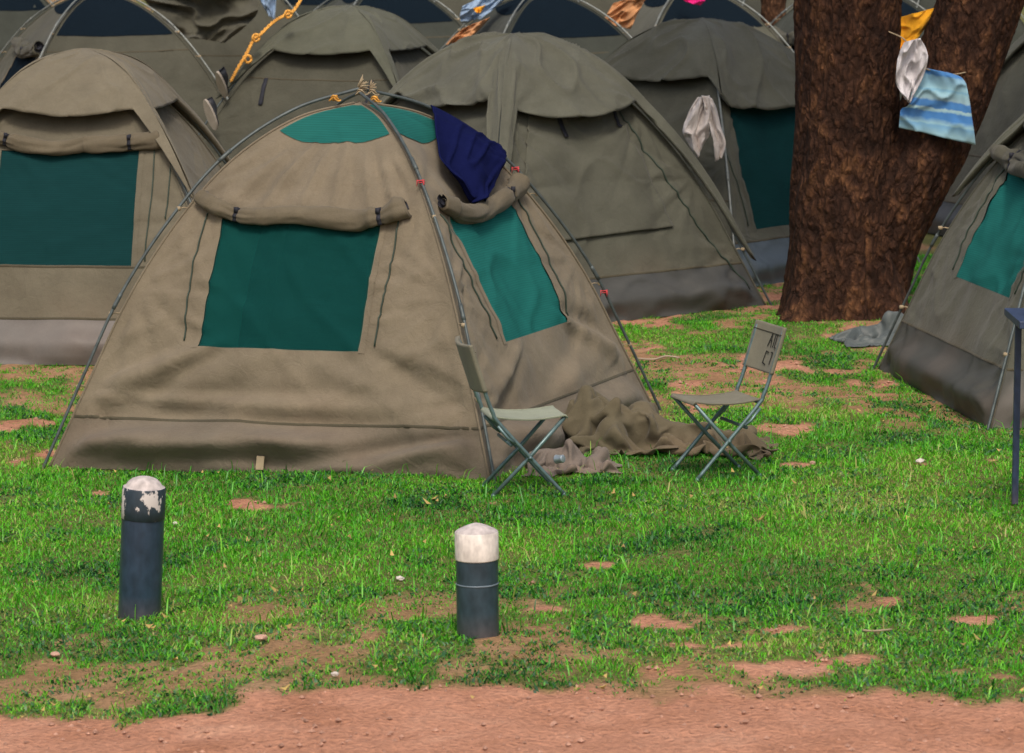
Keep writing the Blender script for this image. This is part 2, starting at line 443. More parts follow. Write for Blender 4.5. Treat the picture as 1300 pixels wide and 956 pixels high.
            if hem:   # the groundsheet turns under at the bottom
                x = np.linspace(-hw[0], hw[0], n(60)); p0 = s.P(k, x, 0 * x); p1 = p0.copy()
                a_ = k * math.pi / 2; nn = np.array([math.sin(a_), -math.cos(a_), 0]); p1 = p0 - nn * .05 - np.array([0, 0, .012])
                mb.grid(np.stack([p1, p0]), 1)
            # seams
            for zz in list(seam_z) + [zs]:
                v0 = float(s.v_of_z(zz)); hw0 = prof(v0)[0] * s.S / 2
                x = np.linspace(-hw0 * .995, hw0 * .995, n(90)); dv = .0032
                if w and w['z0'] - .01 < zz < w['z1']: continue
                mb.grid(np.stack([s.P(k, x, v0 - dv + 0 * x, .001), s.P(k, x, v0 - dv * .5 + 0 * x, .004), s.P(k, x, v0 + dv * .5 + 0 * x, .004), s.P(k, x, v0 + dv + 0 * x, .001)]), 2)
        o = mb.build('canvas_body', [mat, skirt_mat, M['seam']], s.root, merge=False)
        s.body_o = o
        # piping on the four corner edges
        pm = MB()
        for k in range(4):
            v = np.linspace(0.0, .985, 60); rr = prof(v)[0] * s.S / 2
            pm.tube(s.P(k, rr, v, .004), .0075, 6)
        pm.build('edge_piping', mat, s.root)
        return o

    def window(s, w, net, curtain=None):
        k = w['face']; v0, v1 = float(s.v_of_z(w['z0'])), float(s.v_of_z(w['z1']))
        def quad(a, b, off, va=v0, vb=v1, nx=40, nz=30):
            vs = np.linspace(va, vb, nz)[:, None]; hw = prof(vs)[0] * s.S / 2
            X = w['xc'] + np.linspace(a, b, nx)[None, :] * w['w'] + 0 * vs
            X = np.clip(X, -hw * .8, hw * .8)
            if np.isscalar(off) and nx == 40: off = off + .010 * (fbm(X * 2.2 + s.seed, vs * 3 + 0 * X, s.seed + 4, 2) - .6) + .008 * (1 - np.abs(2 * vn(X * 2.6 + vs * 2, vs * 2 - X, s.seed + 12) - 1)) ** 8
            return s.P(k, X, vs + 0 * X, off)
        mb = MB(); mb.grid(quad(-1.01, 1.01, -.004)); o = mb.build('window_mesh', net, s.root)
        e = .018 / w['w']
        for (a, b, va, vb) in ((-1 - e, -1 + e, v0 - .004, v1), (1 - e, 1 + e, v0 - .004, v1), (-1 - e, 1 + e, v0 - .009, v0 + .006)):
            if b - a > 1: continue
            fr = MB(); fr.grid(quad(a, b, .004, va, vb, 3, 30)); fr.build('window_binding', w.get('bind', M['flap']), o)
        if curtain:
            a, b, m = curtain
            c = MB(); c.grid(quad(a, b, -.05)); c.build('inner_curtain', m, o)
        return o

    def zips(s, w, dx=.085, za=None, zb=None, n=2, sides=(-1, 1)):
        k = w['face']; z0, z1 = w['z0'] + .03 if za is None else za, w['z1'] + .02 if zb is None else zb
        for sd in sides:
            v = np.linspace(float(s.v_of_z(z0)), float(s.v_of_z(z1)), 30)
            x = w['xc'] + sd * (w['w'] + dx) + .012 * np.sin(v * 14 + sd)
            q = MB(); q.tube(s.P(k, x, v, .006), .005, 6); q.build('zip', M['zip'], s.root)

    def flap(s, w, mat, rad=.055, sag=.045, ext=(.08, .08), tilt=0.0, straps=(-.72, .72), strap_mat=None, open_end=(0, 1), seed=3, z=None):
        k = w['face']; xa, xb = w['xc'] - w['w'] - ext[0], w['xc'] + w['w'] + ext[1]
        n = 140; t = np.linspace(0, 1, n); x = xa + (xb - xa) * t
        zc = (w['z1'] if z is None else z) - sag * np.sin(np.pi * t) ** .8 + tilt * (t - .5) * 2 + .012 * np.sin(t * 9 + seed)
        v = s.v_of_z(zc)
        c = s.P(k, x, v, rad * .95)
        m = 40; th = np.linspace(0, 2 * np.pi, m + 1)
        tan = np.gradient(c, axis=0); tan /= np.linalg.norm(tan, axis=1)[:, None]
        nn = s.P(k, x, v, rad * .95 + .01) - c; nn /= np.linalg.norm(nn, axis=1)[:, None]
        bb = np.cross(tan, nn)
        TT, A = np.meshgrid(t, th, indexing='ij'); Am = A.copy(); Am[:, -1] = 0
        pinch = np.ones(n)
        for sp in straps: pinch -= .28 * np.exp(-((t - (sp * (xb - xa) / 2 * .0 + (sp + 1) / 2)) / .018) ** 2)
        lo = TT * 3.2 + .35 * np.sin(Am + seed)
        sw = (vn(lo + 7, np.cos(Am + TT * 4) * 1.1 + 5, seed) - .5) * .50 + (vn(lo * 1.7, np.sin(Am + TT * 6) * 1.3 + 9, seed + 2) - .5) * .35
        for q_ in range(4):   # long creases running slantwise along the roll
            ang = (Am - (q_ * 1.7 + seed + TT * (5 - 2.3 * q_))) % (2 * np.pi) - np.pi
            sw -= .32 * np.exp(-(ang / .13) ** 2) * np.clip(np.sin(TT * (5 + q_) + q_ * 2 + seed), 0, 1)
            sw += .10 * np.exp(-((ang - .35) / .3) ** 2) * np.clip(np.sin(TT * (5 + q_) + q_ * 2 + seed), 0, 1)
        for sp in straps:
            tc_ = (sp + 1) / 2; sw += .10 * np.sin(Am * 7 + seed) * np.exp(-np.abs(TT - tc_) / .05)
        a0 = 4.2 + .5 * np.sin(TT * 4 + seed); lap = ((A - a0) % (2 * np.pi)) / (2 * np.pi); sw += .26 * lap - .10 + .05 * np.sin(lap * 20) * (lap > .5)
        rr = rad * (1 + sw) * pinch[:, None] * (.80 + .36 * np.sin(np.pi * t) ** .7 + .10 * np.sin(t * 5 + seed) + .45 * np.exp(-((t - 1) / .06) ** 2))[:, None]
        G = c[:, None] + nn[:, None] * (np.cos(A) * rr * .85)[..., None] + bb[:, None] * (np.sin(A) * rr * 1.15)[..., None]
        mb = MB(); mb.grid(G, 0)
        for end in (0, 1):
            i = 0 if end == 0 else n - 1; sg = -1 if end == 0 else 1
            ce = c[i]; ring = G[i]
            for q, (f, d) in enumerate(((.8, .012), (.72, -.03), (.45, -.035), (.40, .004), (.2, -.02), (0.02, -.03))):
                nr = ce + (ring - ce) * f + sg * tan[i] * d * 1.0
                mb.grid(np.stack([ring if q == 0 else prev, nr]), 0 if q in (0, 3) else 1, flip=(end == 0)); prev = nr
        o = mb.build('rolled_flap', [mat, M['dark']], s.root)  # second slot paints the hollow roll ends dark as shade
        for sp in straps:
            tt = (sp + 1) / 2; i = int(tt * (n - 1))
            q = MB(); ring = G[i] + (G[i] - c[i]) * .10
            wd = tan[i] * .012; q.grid(np.stack([ring - wd, ring + wd])); q.box(ring[0] + nn[i] * .006 - bb[i] * .01, (.022, .012, .03))
            so = q.build('strap', strap_mat or M['dark'], o); solidify(so, .003)
        return o

    def vent(s, k, net, vE, c, top=.965, off=.006, uw=.93, straight=False, lens=False):
        n = 40; u = np.linspace(-uw, uw, n); rows = 22
        vb = vE + 0 * u if straight else vE - c * (1 - (u / uw) ** 2)
        t = np.linspace(0, 1, rows)[:, None]; V = vb[None] + (top - vb[None]) * t
        X = u[None] * (prof(V)[0] * s.S / 2 - .03)
        mb = MB(); mb.grid(s.P(k, X, V, off)); o = mb.build('vent_mesh', net, s.root)
        return o

    def poles(s, mat, rad=.009, ferr=True, top=1.0, over=(0, 1)):
        s.polec = []
        for j in over:
            h = s.S / 2
            a, b = ((-1, -1), (1, 1)) if j == 0 else ((1, -1), (-1, 1))
            pt = np.vstack([_pt, (_pt * np.array([-1, 1]))[::-1][1:]])
            X = np.where(np.arange(len(pt)) < len(_pt), 1, 1) * pt[:, 0] * h * a[0]; Y = pt[:, 0] * h * a[1]
            Z = pt[:, 1] * s.H + (.022 if j == 0 else 0) * np.clip(pt[:, 1] * 3 - 2, 0, 1)
            Z = Z + s.base(X, Y) * np.clip(1 - pt[:, 1] * 1.3, 0, 1)
            wob = .008 * np.sin(np.linspace(0, 9, len(pt)) + s.seed)
            pts = np.stack([X + wob * a[1], Y - wob * a[0], Z], -1); s.polec.append(pts)
            q = MB(); q.tube(pts, rad, 8)
            o = q.build('pole', mat, s.root)
            if ferr:
                for f in (.16, .33, .67, .84):
                    i = int(f * len(pts)); g = MB(); g.tube(pts[i - 2:i + 3], rad * 1.35, 8); g.build('ferrule', mat, o)
        return s.polec

    def ties(s, mat, zs=(.42, .95, 1.35), corners=(0, 1, 2, 3), size=.012):
        for c in corners:
            for z in zs:
                v = float(s.v_of_z(z)); hw = prof(v)[0] * s.S / 2
                p = s.P(c, -hw, v)[()]; hz = z / s.H
                i = np.argmin(np.abs(_pt[:, 1] - hz)); r = _pt[i, 0] * s.S / 2
                sx, sy = ((-1, -1), (1, -1), (1, 1), (-1, 1))[c]
                e = np.array([sx * r, sy * r, z]) + np.array([0, 0, 1]) * s.base(np.array(sx * r), np.array(sy * r)) * max(0, 1 - hz * 1.3)
                q = MB(); q.tube([p * 1.0, p * .5 + e * .5 + np.array([0, 0, .004]), e], size * .35, 6)
                q.tube([e + np.array([0, 0, -.012]), e + np.array([0, 0, .0]), e + np.array([0, 0, .012])], [size * 1.1, size * 1.45, size * 1.1], 8)
                q.build('pole_tie', mat, s.root)

    def cap(s, mat, brows, vE=.70, arm_v=.36, lift=.078, wrk=1.0, sagc=.0, uc=.74, droop=.9):
        """separate weather sheet over the top: brows = how far each side stands off, arms run down over the poles"""
        mb = MB()
        vE = [vE] * 4 if np.isscalar(vE) else vE
        for k in range(4):
            u = np.concatenate([np.linspace(-1, -uc, 22, endpoint=False), np.linspace(-uc, uc, 60, endpoint=False), np.linspace(uc, 1, 23)])
            rows = 46; t = np.linspace(0, 1, rows)[:, None]; br = brows[k]; au = np.abs(u)
            arm = np.clip((au - uc) / (1 - uc), 0, 1)
            vb = vE[k] - sagc * (1 - (u / uc) ** 2).clip(0, 1) - (vE[k] - arm_v) * arm ** 1.15
            uu = u[None] + 0 * t
            V = 1 + (vb[None] - 1) * t; hw = prof(V)[0] * s.S / 2
            fl = np.clip(1 - (np.abs(uu) / (uc + .10)) ** 2.4, 0, 1)
            tv = np.clip((1 - V) / (1 - vE[k]), 0, 1)
            a = np.clip(1 - arm, 0, 1)[None]
            wr = .62 * wrk * (.030 * (fbm(uu * 1.6 + s.seed, t * 2.0 + k, s.seed + 60, 3) - .5) + .014 * np.sin(uu * 5 + 4 * t + s.ph[k][4]) * t
                        + .05 * (1 - np.abs(2 * vn(uu * 1.5 + t * 2.4 + s.ph[k][3], t * 1.6 - uu * 1.1, s.seed + 70 + k) - 1)) ** 6)
            # resting over the poles at the corners, standing off in the middle
            off = lift * (.2 + .8 * np.clip(tv * 1.6, 0, 1) ** .7) + br * tv ** 1.8 * fl * a + wr * np.clip((1 - np.abs(uu)) * 4, 0, 1) * np.clip(t * 4, 0, 1)
            off = off + .012 * (vn(uu * 9, t * 6, s.seed + 3) - .5) * arm[None] * np.clip((1 - np.abs(uu)) * 8, 0, 1)
            x = uu * (hw + (lift - .005) * np.clip(tv * 2, 0, 1) * .8)
            G = s.P(k, x, V, off, outz=.115 * (1 - tv) ** .8 + .010 - droop * br * tv ** 1.8 * fl)
            mb.grid(G[::-1], 0)
            inn = s.P(k, x[-1] * .985, V[-1] + .014, off[-1] - .03, outz=.010 - droop * br * fl[-1])
            mb.grid(np.stack([inn, G[-1]]), 0)
        o = mb.build('fly_sheet', mat, s.root, merge=True); solidify(o, .004)
        return o

    def patch(s, name, k, x0, x1, z0, z1, off, mat, par=None, nx=50, nz=50, thick=.003, x0t=None, x1t=None, z0r=None):
        v = np.linspace(0, 1, nz)[:, None]; q = np.linspace(0, 1, nx)[None]
        Z = (z0 + ((z0r if z0r is not None else z0) - z0) * q) * (1 - v) + z1 * v
        V = s.v_of_z(Z)
        a = x0 + ((x0t if x0t is not None else x0) - x0) * v; b = x1 + ((x1t if x1t is not None else x1) - x1) * v
        X = a + (b - a) * q
        mb = MB(); mb.grid(s.P(k, X, V, off * (1 - .7 * v))); o = mb.build(name, mat, par or s.root); solidify(o, thick, 1)
        return o

    def on_pole(s, G, t, f0, f1, nb=.30, pole=0):
        pc = s.polec[pole]; n = G.shape[1]; i = np.linspace(f0, f1, n) * (len(pc) - 1); i0 = i.astype(int); q = (i - i0)[:, None]
        e = pc[i0] * (1 - q) + pc[np.minimum(i0 + 1, len(pc) - 1)] * q + np.array([0, 0, .014])
        w = np.clip(1 - t / nb, 0, 1)[:, None, None] ** 1.4
        return G * (1 - w) + (e[None] + (G - G[:1]) * .6) * w

    def line(s, name, k, pts, rad, mat, off=.006, par=None):
        c = catmull(pts, 10); v = s.v_of_z(c[:, 1]); q = MB(); q.tube(s.P(k, c[:, 0], v, off), rad, 6); return q.build(name, mat, par or s.root)

    def drape(s, name, k, left, right, mat, lift=.03, rows=40, cols=34, fold=.02, seed=5, thick=.004, nf=9, pole=None):
        """a cloth lying on side k; left/right: (u, v) polylines from its top to its bottom"""
        L = catmull(left, 14); Rr = catmull(right, 14)
        t = np.linspace(0, 1, rows)
        L = np.stack([np.interp(t, np.linspace(0, 1, len(L)), L[:, i]) for i in (0, 1)], -1)
        Rr = np.stack([np.interp(t, np.linspace(0, 1, len(Rr)), Rr[:, i]) for i in (0, 1)], -1)
        q = np.linspace(0, 1, cols)[None, :, None]; UV = L[:, None] * (1 - q) + Rr[:, None] * q
        U, V = UV[..., 0], UV[..., 1]; X = U * prof(V)[0] * s.S / 2
        tt = t[:, None]; qq = q[..., 0]
        off = lift + fold * np.sin(qq * nf + 1.2 * np.sin(tt * 3) + seed) * tt ** .6 + fold * .9 * (vn(qq * 6 + seed, tt * 1.5, seed) - .5) * tt + fold * (1 - np.abs(2 * vn(qq * 5 + tt * 3, tt * 1.8 - qq, seed + 2) - 1)) ** 4
        G = s.P(k, X, V, off)
        if pole: G = s.on_pole(G, t, *pole)
        mb = MB(); mb.grid(G)
        me = mb.build(name, mat); 
        me.matrix_world = s.M
        solidify(me, thick)
        return me


def front_fold_set(T):
    f = T.folds
    W = .46
    # tension folds from the window's lower corners to the tie points
    f[0] += [(-.42, .66, -1.13, .34, .06, .030), (.50, .64, 1.10, .34, .06, -.034), (.45, .66, 1.12, .30, .05, .02),
             (-.1, .60, -.9, .33, .09, .012), (.2, .58, .8, .36, .07, .012), (-1.1, .37, .9, .335, .045, .020),
             (-1.2, .10, -.2, .20, .075, .030), (-.2, .20, .55, .09, .07, .034), (-.9, .04, .7, .10, .045, -.022), (1.15, .22, .25, .08, .05, -.04),
             (-.10, 1.70, -.30, 1.34, .030, .020), (.02, 1.70, -.05, 1.34, .026, .018), (.12, 1.70, .16, 1.34, .028, .020), (.24, 1.68, .42, 1.30, .030, .022), (.36, 1.64, .62, 1.25, .035, .020), (-.24, 1.68, -.55, 1.32, .035, .016), (-.5, 1.52, -.74, 1.40, .02, .012), (-.46, .72, -.66, .80, .018, .010), (-.46, .95, -.60, .99, .015, .008), (.47, .80, .66, .84, .018, .010), (.47, 1.08, .6, 1.10, .015, .008), (.47, .92, .62, .95, .015, .008)]
    f[1] += [(.45, .68, 1.08, .36, .06, .030), (-.3, .6, -1.1, .3, .05, .02), (-.75, 1.0, -1.02, .8, .03, .014), (-.6, 1.1, -.95, .97, .03, .014),
             (0, .3, .9, .42, .09, .02), (-1.1, .25, -.3, .05, .08, .03)]


# ---- the near tent
pN = at(624, 612)
def centre_from_corner(p, yaw, S, corner):
    sx, sy = ((-1, -1), (1, -1), (1, 1), (-1, 1))[corner]
    c, s_ = math.cos(R(yaw)), math.sin(R(yaw)); a, b = -sx * S / 2, -sy * S / 2
    return p[0] + a * c - b * s_, p[1] + a * s_ + b * c

yawF, SF = -21.5, 2.67
cx, cy = centre_from_corner(pN, yawF, SF, 1)
TF = Tent('dome_tent', 'khaki canvas dome tent nearest the camera with a navy towel on its pole', cx, cy, yawF, SF, 1.97, seed=4, group='canvas dome tents pitched in rows', wr=1.25)
front_fold_set(TF)
for k_ in TF.folds: TF.folds[k_] = [(*q_[:5], q_[5] * 1.8) for q_ in TF.folds[k_]]
w0 = dict(face=0, xc=-.035, w=.50, z0=.645, z1=1.31, bind=M['front'])
w1 = dict(face=1, xc=.0, w=.50, z0=.64, z1=1.33, bind=M['front'])
TF.body(M['front'], M['front_skirt'], .265, [w0, w1], seam_z=(.637,))
TF.window(w0, M['net_front'], (-1.0, -.55, M['curtain']))
TF.window(w1, M['net'], (-1.05, 1.05, M['curtain']))
TF.zips(w0); TF.zips(w1)
TF.flap(w0, M['flap'], .045, .085, (.13, .13), -.01, (-.62, .78), seed=3, z=1.39)
TF.flap(w1, M['flap'], .045, .085, (.05, .12), .02, (.62,), seed=8, z=1.40)
for k in range(4): TF.vent(k, M['net_vent'], .80, .035, uw=.985, top=.97)
TF.poles(M['pole'], .0092)
TF.ties(M['tie'], (.42, .80, 1.35), size=.009)

for (k_, x_) in ((0, -.02), (1, .1)):
    q = MB(); q.box((0, 0, 0), (.045, .006, .075)); o = q.build('peg_loop', M['tie'], TF.root, False)
    p_ = TF.P(k_, x_, .02, .045); o.location = p_; o.rotation_euler = (R(-14), 0, k_ * math.pi / 2)
# ---- second row
AF = at(100, 462, -.06)
yawA = -5
TA = Tent('dome_tent', 'pale khaki tent at the left edge with one big dark teal window', -2.99, AF[1] + 1.25, yawA, 2.55, 1.97, seed=11, group='canvas dome tents pitched in rows', wr=1.0)
wA = dict(face=0, xc=.03, w=.495, z0=.65, z1=1.40, bind=M['khaki'])
TA.body(M['khaki'], M['vinyl_pale'], .30, [wA], seam_z=(.64,))
TA.window(wA, M['net_dark']); TA.zips(wA); TA.zips(wA, .20, sides=(1,), za=.95)
TA.flap(wA, M['flap'], .044, .055, (.06, .12), .0, (-.80, .66), seed=21, z=1.47)
TA.poles(M['pole']); TA.cap(M['cap_khaki'], (.13, .02, .12, .02), .70, arm_v=.42, wrk=.5, uc=.80)
TA.ties(M['tie'], (.42,), (0, 1))

TB = Tent('dome_tent', 'olive tent with a fly sheet, right of the knotted rope', -1.42, 30.7, -20, 2.6, 1.93, seed=17, group='canvas dome tents pitched in rows', z=.08, wr=.8, lod=.8)
TB.body(M['olive'], M['vinyl'], .30, [], seam_z=(.73, 1.42))
TB.poles(M['pole']); TB.cap(M['cap_olive'], (.13, .02, .12, .02), .71, arm_v=.5, wrk=.6, uc=.80)
for xx in (-.5, .47): TB.patch('strap', 0, xx, xx + .035, 1.20, 1.42, .012, M['dark'], nx=3, nz=8)

TC = Tent('dome_tent', 'grey green tent in the middle with closed door flap and drooping fly sheet', .01, 26.5, 40, 2.7, 1.93, seed=23, group='canvas dome tents pitched in rows', wr=1.5)
TC.body(M['grey'], M['vinyl'], .32, [], seam_z=())
TC.patch('door_flap', 0, -.95, .62, .58, 1.62, .022, M['grey'], x0t=-.30, x1t=.42, z0r=.62, nx=70, nz=70)
TC.line('door_zip', 0, [(.42, 1.6), (.55, 1.3), (.72, .9), (.95, .5), (1.2, .12)], .006, M['zip'])
TC.patch('strap', 0, -.14, -.10, 1.30, 1.50, .03, M['dark'], nx=3, nz=8)
TC.patch('strap', 0, .40, .43, 1.34, 1.50, .03, M['dark'], nx=3, nz=8)
TC.poles(M['pole']); TC.cap(M['cap_grey'], (.10, .02, .1, .02), [.635, .66, .66, .66], wrk=1.6, sagc=.03, arm_v=.12, uc=.80)
TC.ties(M['tie'], (.42,), (1,))

TD = Tent('dome_tent', 'grey green tent just left of the big tree with a cream shawl on it', 1.56, 29.3, 51, 2.6, 1.95, seed=31, group='canvas dome tents pitched in rows', wr=1.4)
wD = dict(face=0, xc=-.14, w=.64, z0=.43, z1=1.45, bind=M['grey'])
TD.body(M['grey'], M['vinyl_blue'], .34, [wD], seam_z=(.66,))
TD.window(wD, M['net_dark']); TD.zips(wD, .10)
TD.patch('strap', 3, .55, .58, 1.15, 1.36, .02, M['dark'], nx=3, nz=8)
TD.poles(M['pole_pale']); TD.cap(M['cap_grey'], (.09, .03, .1, .10), [.56, .66, .66, .67], wrk=1.3, arm_v=.60, uc=.86)

pE = at(1256, 546); yawE = 8.7
cx, cy = centre_from_corner(pE, yawE, 2.6, 0)
TE = Tent('dome_tent', 'grey green tent cut by the right edge, with teal side window', cx, cy, yawE, 2.6, 1.97, seed=41, group='canvas dome tents pitched in rows', wr=1.4)
wE = dict(face=3, xc=.14, w=.60, z0=.70, z1=1.38, bind=M['grey'])
wE0 = dict(face=0, xc=0, w=.44, z0=.72, z1=1.36)
TE.body(M['grey'], M['vinyl_dark'], .33, [wE, wE0], seam_z=(.71,))
TE.window(wE, M['net'], (-1.05, 1.05, M['curtain'])); TE.zips(wE); TE.window(wE0, M['net'])
TE.flap(wE, M['flap_olive'], .065, .05, (.22, .06), 0, (-.5, .6), seed=5, z=1.45)
TE.flap(wE0, M['flap_olive'], .06, .04, (.10, .10), 0, (-.6, .6), seed=9, z=1.45)
TE.poles(M['pole']); TE.cap(M['cap_olive'], (.1, .03, .1, .16), .70, arm_v=.45); TE.ties(M['tie'], (.42, .95), (0, 3))

TF2 = Tent('dome_tent', 'grey tent behind the leaning trunk at the top right edge', 5.3, 31.5, 20, 2.6, 2.1, seed=43, group='canvas dome tents pitched in rows', lod=.6)
TF2.body(M['grey'], M['vinyl'], .3, [], seam_z=(.73,)); TF2.poles(M['pole']); TF2.cap(M['cap_grey'], (.2, .1, .1, .1), .70)

# ---- back rows: bare poles and dark mesh tops
rows = [
    ('tent at the top left with navy mesh top between two pale poles', 128, 120, 21, 'olive', (.015, .13), 51, -20, 2.05),
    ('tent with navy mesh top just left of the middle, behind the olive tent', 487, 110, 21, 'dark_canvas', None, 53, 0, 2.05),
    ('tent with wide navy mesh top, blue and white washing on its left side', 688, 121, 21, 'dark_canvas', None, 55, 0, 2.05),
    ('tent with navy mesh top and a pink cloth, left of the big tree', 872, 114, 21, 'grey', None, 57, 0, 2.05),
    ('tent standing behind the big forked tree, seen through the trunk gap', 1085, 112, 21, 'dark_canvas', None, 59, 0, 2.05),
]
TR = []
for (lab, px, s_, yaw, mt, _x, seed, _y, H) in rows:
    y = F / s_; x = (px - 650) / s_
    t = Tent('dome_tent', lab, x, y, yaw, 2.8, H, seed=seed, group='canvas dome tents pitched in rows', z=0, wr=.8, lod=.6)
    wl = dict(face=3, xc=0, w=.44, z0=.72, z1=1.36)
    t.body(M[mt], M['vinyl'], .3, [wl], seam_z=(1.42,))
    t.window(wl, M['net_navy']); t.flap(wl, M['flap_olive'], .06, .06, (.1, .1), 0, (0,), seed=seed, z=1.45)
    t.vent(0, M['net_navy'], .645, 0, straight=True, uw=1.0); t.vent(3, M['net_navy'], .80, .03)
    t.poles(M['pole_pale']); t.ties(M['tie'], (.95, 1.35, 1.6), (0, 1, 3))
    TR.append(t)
TG, TK, TL, TM, TN = TR
# farthest row, only tops show
far = [('blue grey tent showing only in the very top left corner', -10, 103, 21, 'dark_canvas', 61),
       ('brown tent with a crumpled open flap behind the top left navy topped tent', 285, 101, 21, 'olive', 63),
       ('dark tent at the top edge behind the knotted rope', 395, 98, 21, 'dark_canvas', 64),
       ('brown grey tent in the farthest row between the two wide navy mesh tops', 590, 100, 21, 'olive', 65),
       ('olive tent in the farthest row behind the painted low-sun glow sheet', 770, 99, 21, 'olive', 67),
       ('grey tent in the farthest row beside the thin brown background trunk', 975, 99, 21, 'grey', 69),
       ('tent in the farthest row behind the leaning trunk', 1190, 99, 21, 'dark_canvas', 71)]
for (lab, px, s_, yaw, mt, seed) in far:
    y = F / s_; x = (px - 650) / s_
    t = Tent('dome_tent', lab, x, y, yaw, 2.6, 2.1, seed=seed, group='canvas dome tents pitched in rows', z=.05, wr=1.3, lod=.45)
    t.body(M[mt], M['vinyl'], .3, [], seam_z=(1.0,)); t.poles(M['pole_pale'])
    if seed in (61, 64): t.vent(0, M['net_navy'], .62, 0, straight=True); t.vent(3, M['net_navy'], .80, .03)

#@@OBJECTS@@
# ------------------------------------------------------------------ loose things
def atd(px, py, Yd):
    """the point at ground distance Yd on the line of sight through px, py"""
    dx, dz = (px - CX) / F, -(py - CY) / F; cp, sp = math.cos(PITCH), math.sin(PITCH)
    d_ = (dx, cp + dz * sp, -sp + dz * cp); t = Yd / d_[1]
    return np.array([d_[0] * t, Yd, CAMH + d_[2] * t])


def cloth_between(name, label, cat, Yd, left, right, mat, fold=.03, rows=46, cols=40, seed=1, nf=8, thick=.004, sagd=0.0, group=None):
    L = catmull([atd(*p, Yd) for p in left], 14); Q = catmull([atd(*p, Yd) for p in right], 14)
    t = np.linspace(0, 1, rows)
    L = np.stack([np.interp(t, np.linspace(0, 1, len(L)), L[:, i]) for i in range(3)], -1)
    Q = np.stack([np.interp(t, np.linspace(0, 1, len(Q)), Q[:, i]) for i in range(3)], -1)
    q = np.linspace(0, 1, cols)[None]; tt = t[:, None]
    G = L[:, None] * (1 - q[..., None]) + Q[:, None] * q[..., None]
    D = fold * np.sin(q * nf + 1.4 * np.sin(tt * 3 + seed) + seed) + fold * 1.2 * (fbm(q * 4 + seed, tt * 2.2, seed, 3) - .5) * 2 \
        + fold * 1.5 * (1 - np.abs(2 * vn(q * 3.4 + tt * 2.6, tt * 3 - q * 1.4, seed + 5) - 1)) ** 3 + sagd * np.sin(np.pi * q)
    G[..., 1] -= D; G[..., 2] += .25 * D * (vn(q * 3, tt * 3, seed + 9) - .5)
    org = G.reshape(-1, 3).mean(0); mb = MB(); mb.grid(G - org); o = mb.build(name, mat); o.location = org; solidify(o, thick)
    tag(o, label, cat, group); return o


M['navy'] = cloth_mat('navy_terry', (.006, .009, .055), bump=.5, sheen=0, spec=.05)
M['lace'] = cloth_mat('cream_knit', (.80, .74, .70), bump=1.0, scale=9, var=.22)
M['white'] = cloth_mat('white_cotton', (.64, .62, .64), bump=.3)
M['orange'] = cloth_mat('orange_sun_glow_cloth', (.98, .46, .03), bump=.3, var=.06)  # low-sun glow painted as a bright orange base colour
M['apricot'] = cloth_mat('apricot_sun_glow', (.55, .27, .12), bump=.4, var=.35, scale=8)  # sunlit canvas patches painted as apricot colour on added sheets
M['pink'] = cloth_mat('magenta_cloth', (.75, .02, .22))
M['blue_cloth'] = cloth_mat('pale_blue_cloth', (.30, .42, .58), var=.35, scale=14)
M['heap'] = cloth_mat('olive_groundsheet_canvas', (.128, .110, .070), bump=.5, stain=DUST)
M['heap2'] = cloth_mat('grey_brown_canvas', (.19, .16, .135), bump=.5, stain=DUST)
M['tarp'] = cloth_mat('blue_grey_tarp', (.10, .12, .12), rough=.5, spec=.4, bump=.5)

# navy towel over the near tent's right pole
tw = TF.drape('towel', 1, [(1.03, .868), (.25, .80), (-.30, .72), (-.48, .68), (-.40, .635), (-.26, .572)], [(1.035, .678), (.98, .665), (.42, .605), (.02, .562)], M['navy'], lift=.085, fold=.026, nf=8, rows=60, cols=50, seed=2, thick=.008, pole=(.588, .688))
tag(tw, 'navy blue towel draped over the right pole of the nearest tent', 'towel', 'washing hung out on the tents')
# cream knitted shawl bunched over the pole of the tent left of the tree
a1 = cloth_between('shawl', 'cream knitted shawl bunched over the pole of the tent left of the tree', 'shawl', 27.75, [(886, 124), (876, 140), (867, 165), (874, 182), (886, 200)], [(900, 121), (903, 140), (904, 162), (900, 172), (892, 184)], M['lace'], fold=.03, seed=5, nf=12, thick=.010, group='washing hung out on the tents')
a2 = cloth_between('shawl_end', '', '', 27.72, [(891, 121), (895, 140), (901, 160), (906, 182), (908, 205)], [(903, 125), (909, 138), (915, 162), (921, 182), (916, 200)], M['lace'], fold=.022, seed=8, nf=7, thick=.010)
for k_ in ('label', 'category', 'group'):
    if k_ in a2: del a2[k_]
a2.location = a2.location - a1.location; a2.parent = a1

YT = 25.05
m, nt, b = newmat('striped_blue_towel'); tc = N(nt, 'ShaderNodeTexCoord'); sp = N(nt, 'ShaderNodeSeparateXYZ'); nt.links.new(tc.outputs['Object'], sp.inputs[0])
ma = N(nt, 'ShaderNodeMath', operation='MULTIPLY_ADD'); nt.links.new(sp.outputs[0], ma.inputs[0]); ma.inputs[1].default_value = .14; nt.links.new(sp.outputs[2], ma.inputs[2])
nz = N(nt, 'ShaderNodeTexNoise'); nz.inputs['Scale'].default_value = 22; nt.links.new(tc.outputs['Object'], nz.inputs['Vector'])
mb_ = N(nt, 'ShaderNodeMath', operation='MULTIPLY_ADD'); nt.links.new(nz.outputs[0], mb_.inputs[0]); mb_.inputs[1].default_value = .035; nt.links.new(ma.outputs[0], mb_.inputs[2])
mr = N(nt, 'ShaderNodeMapRange'); mr.inputs[1].default_value = -.22; mr.inputs[2].default_value = .27; nt.links.new(mb_.outputs[0], mr.inputs[0])
BL, PB = (.055, .20, .48), (.27, .47, .55)
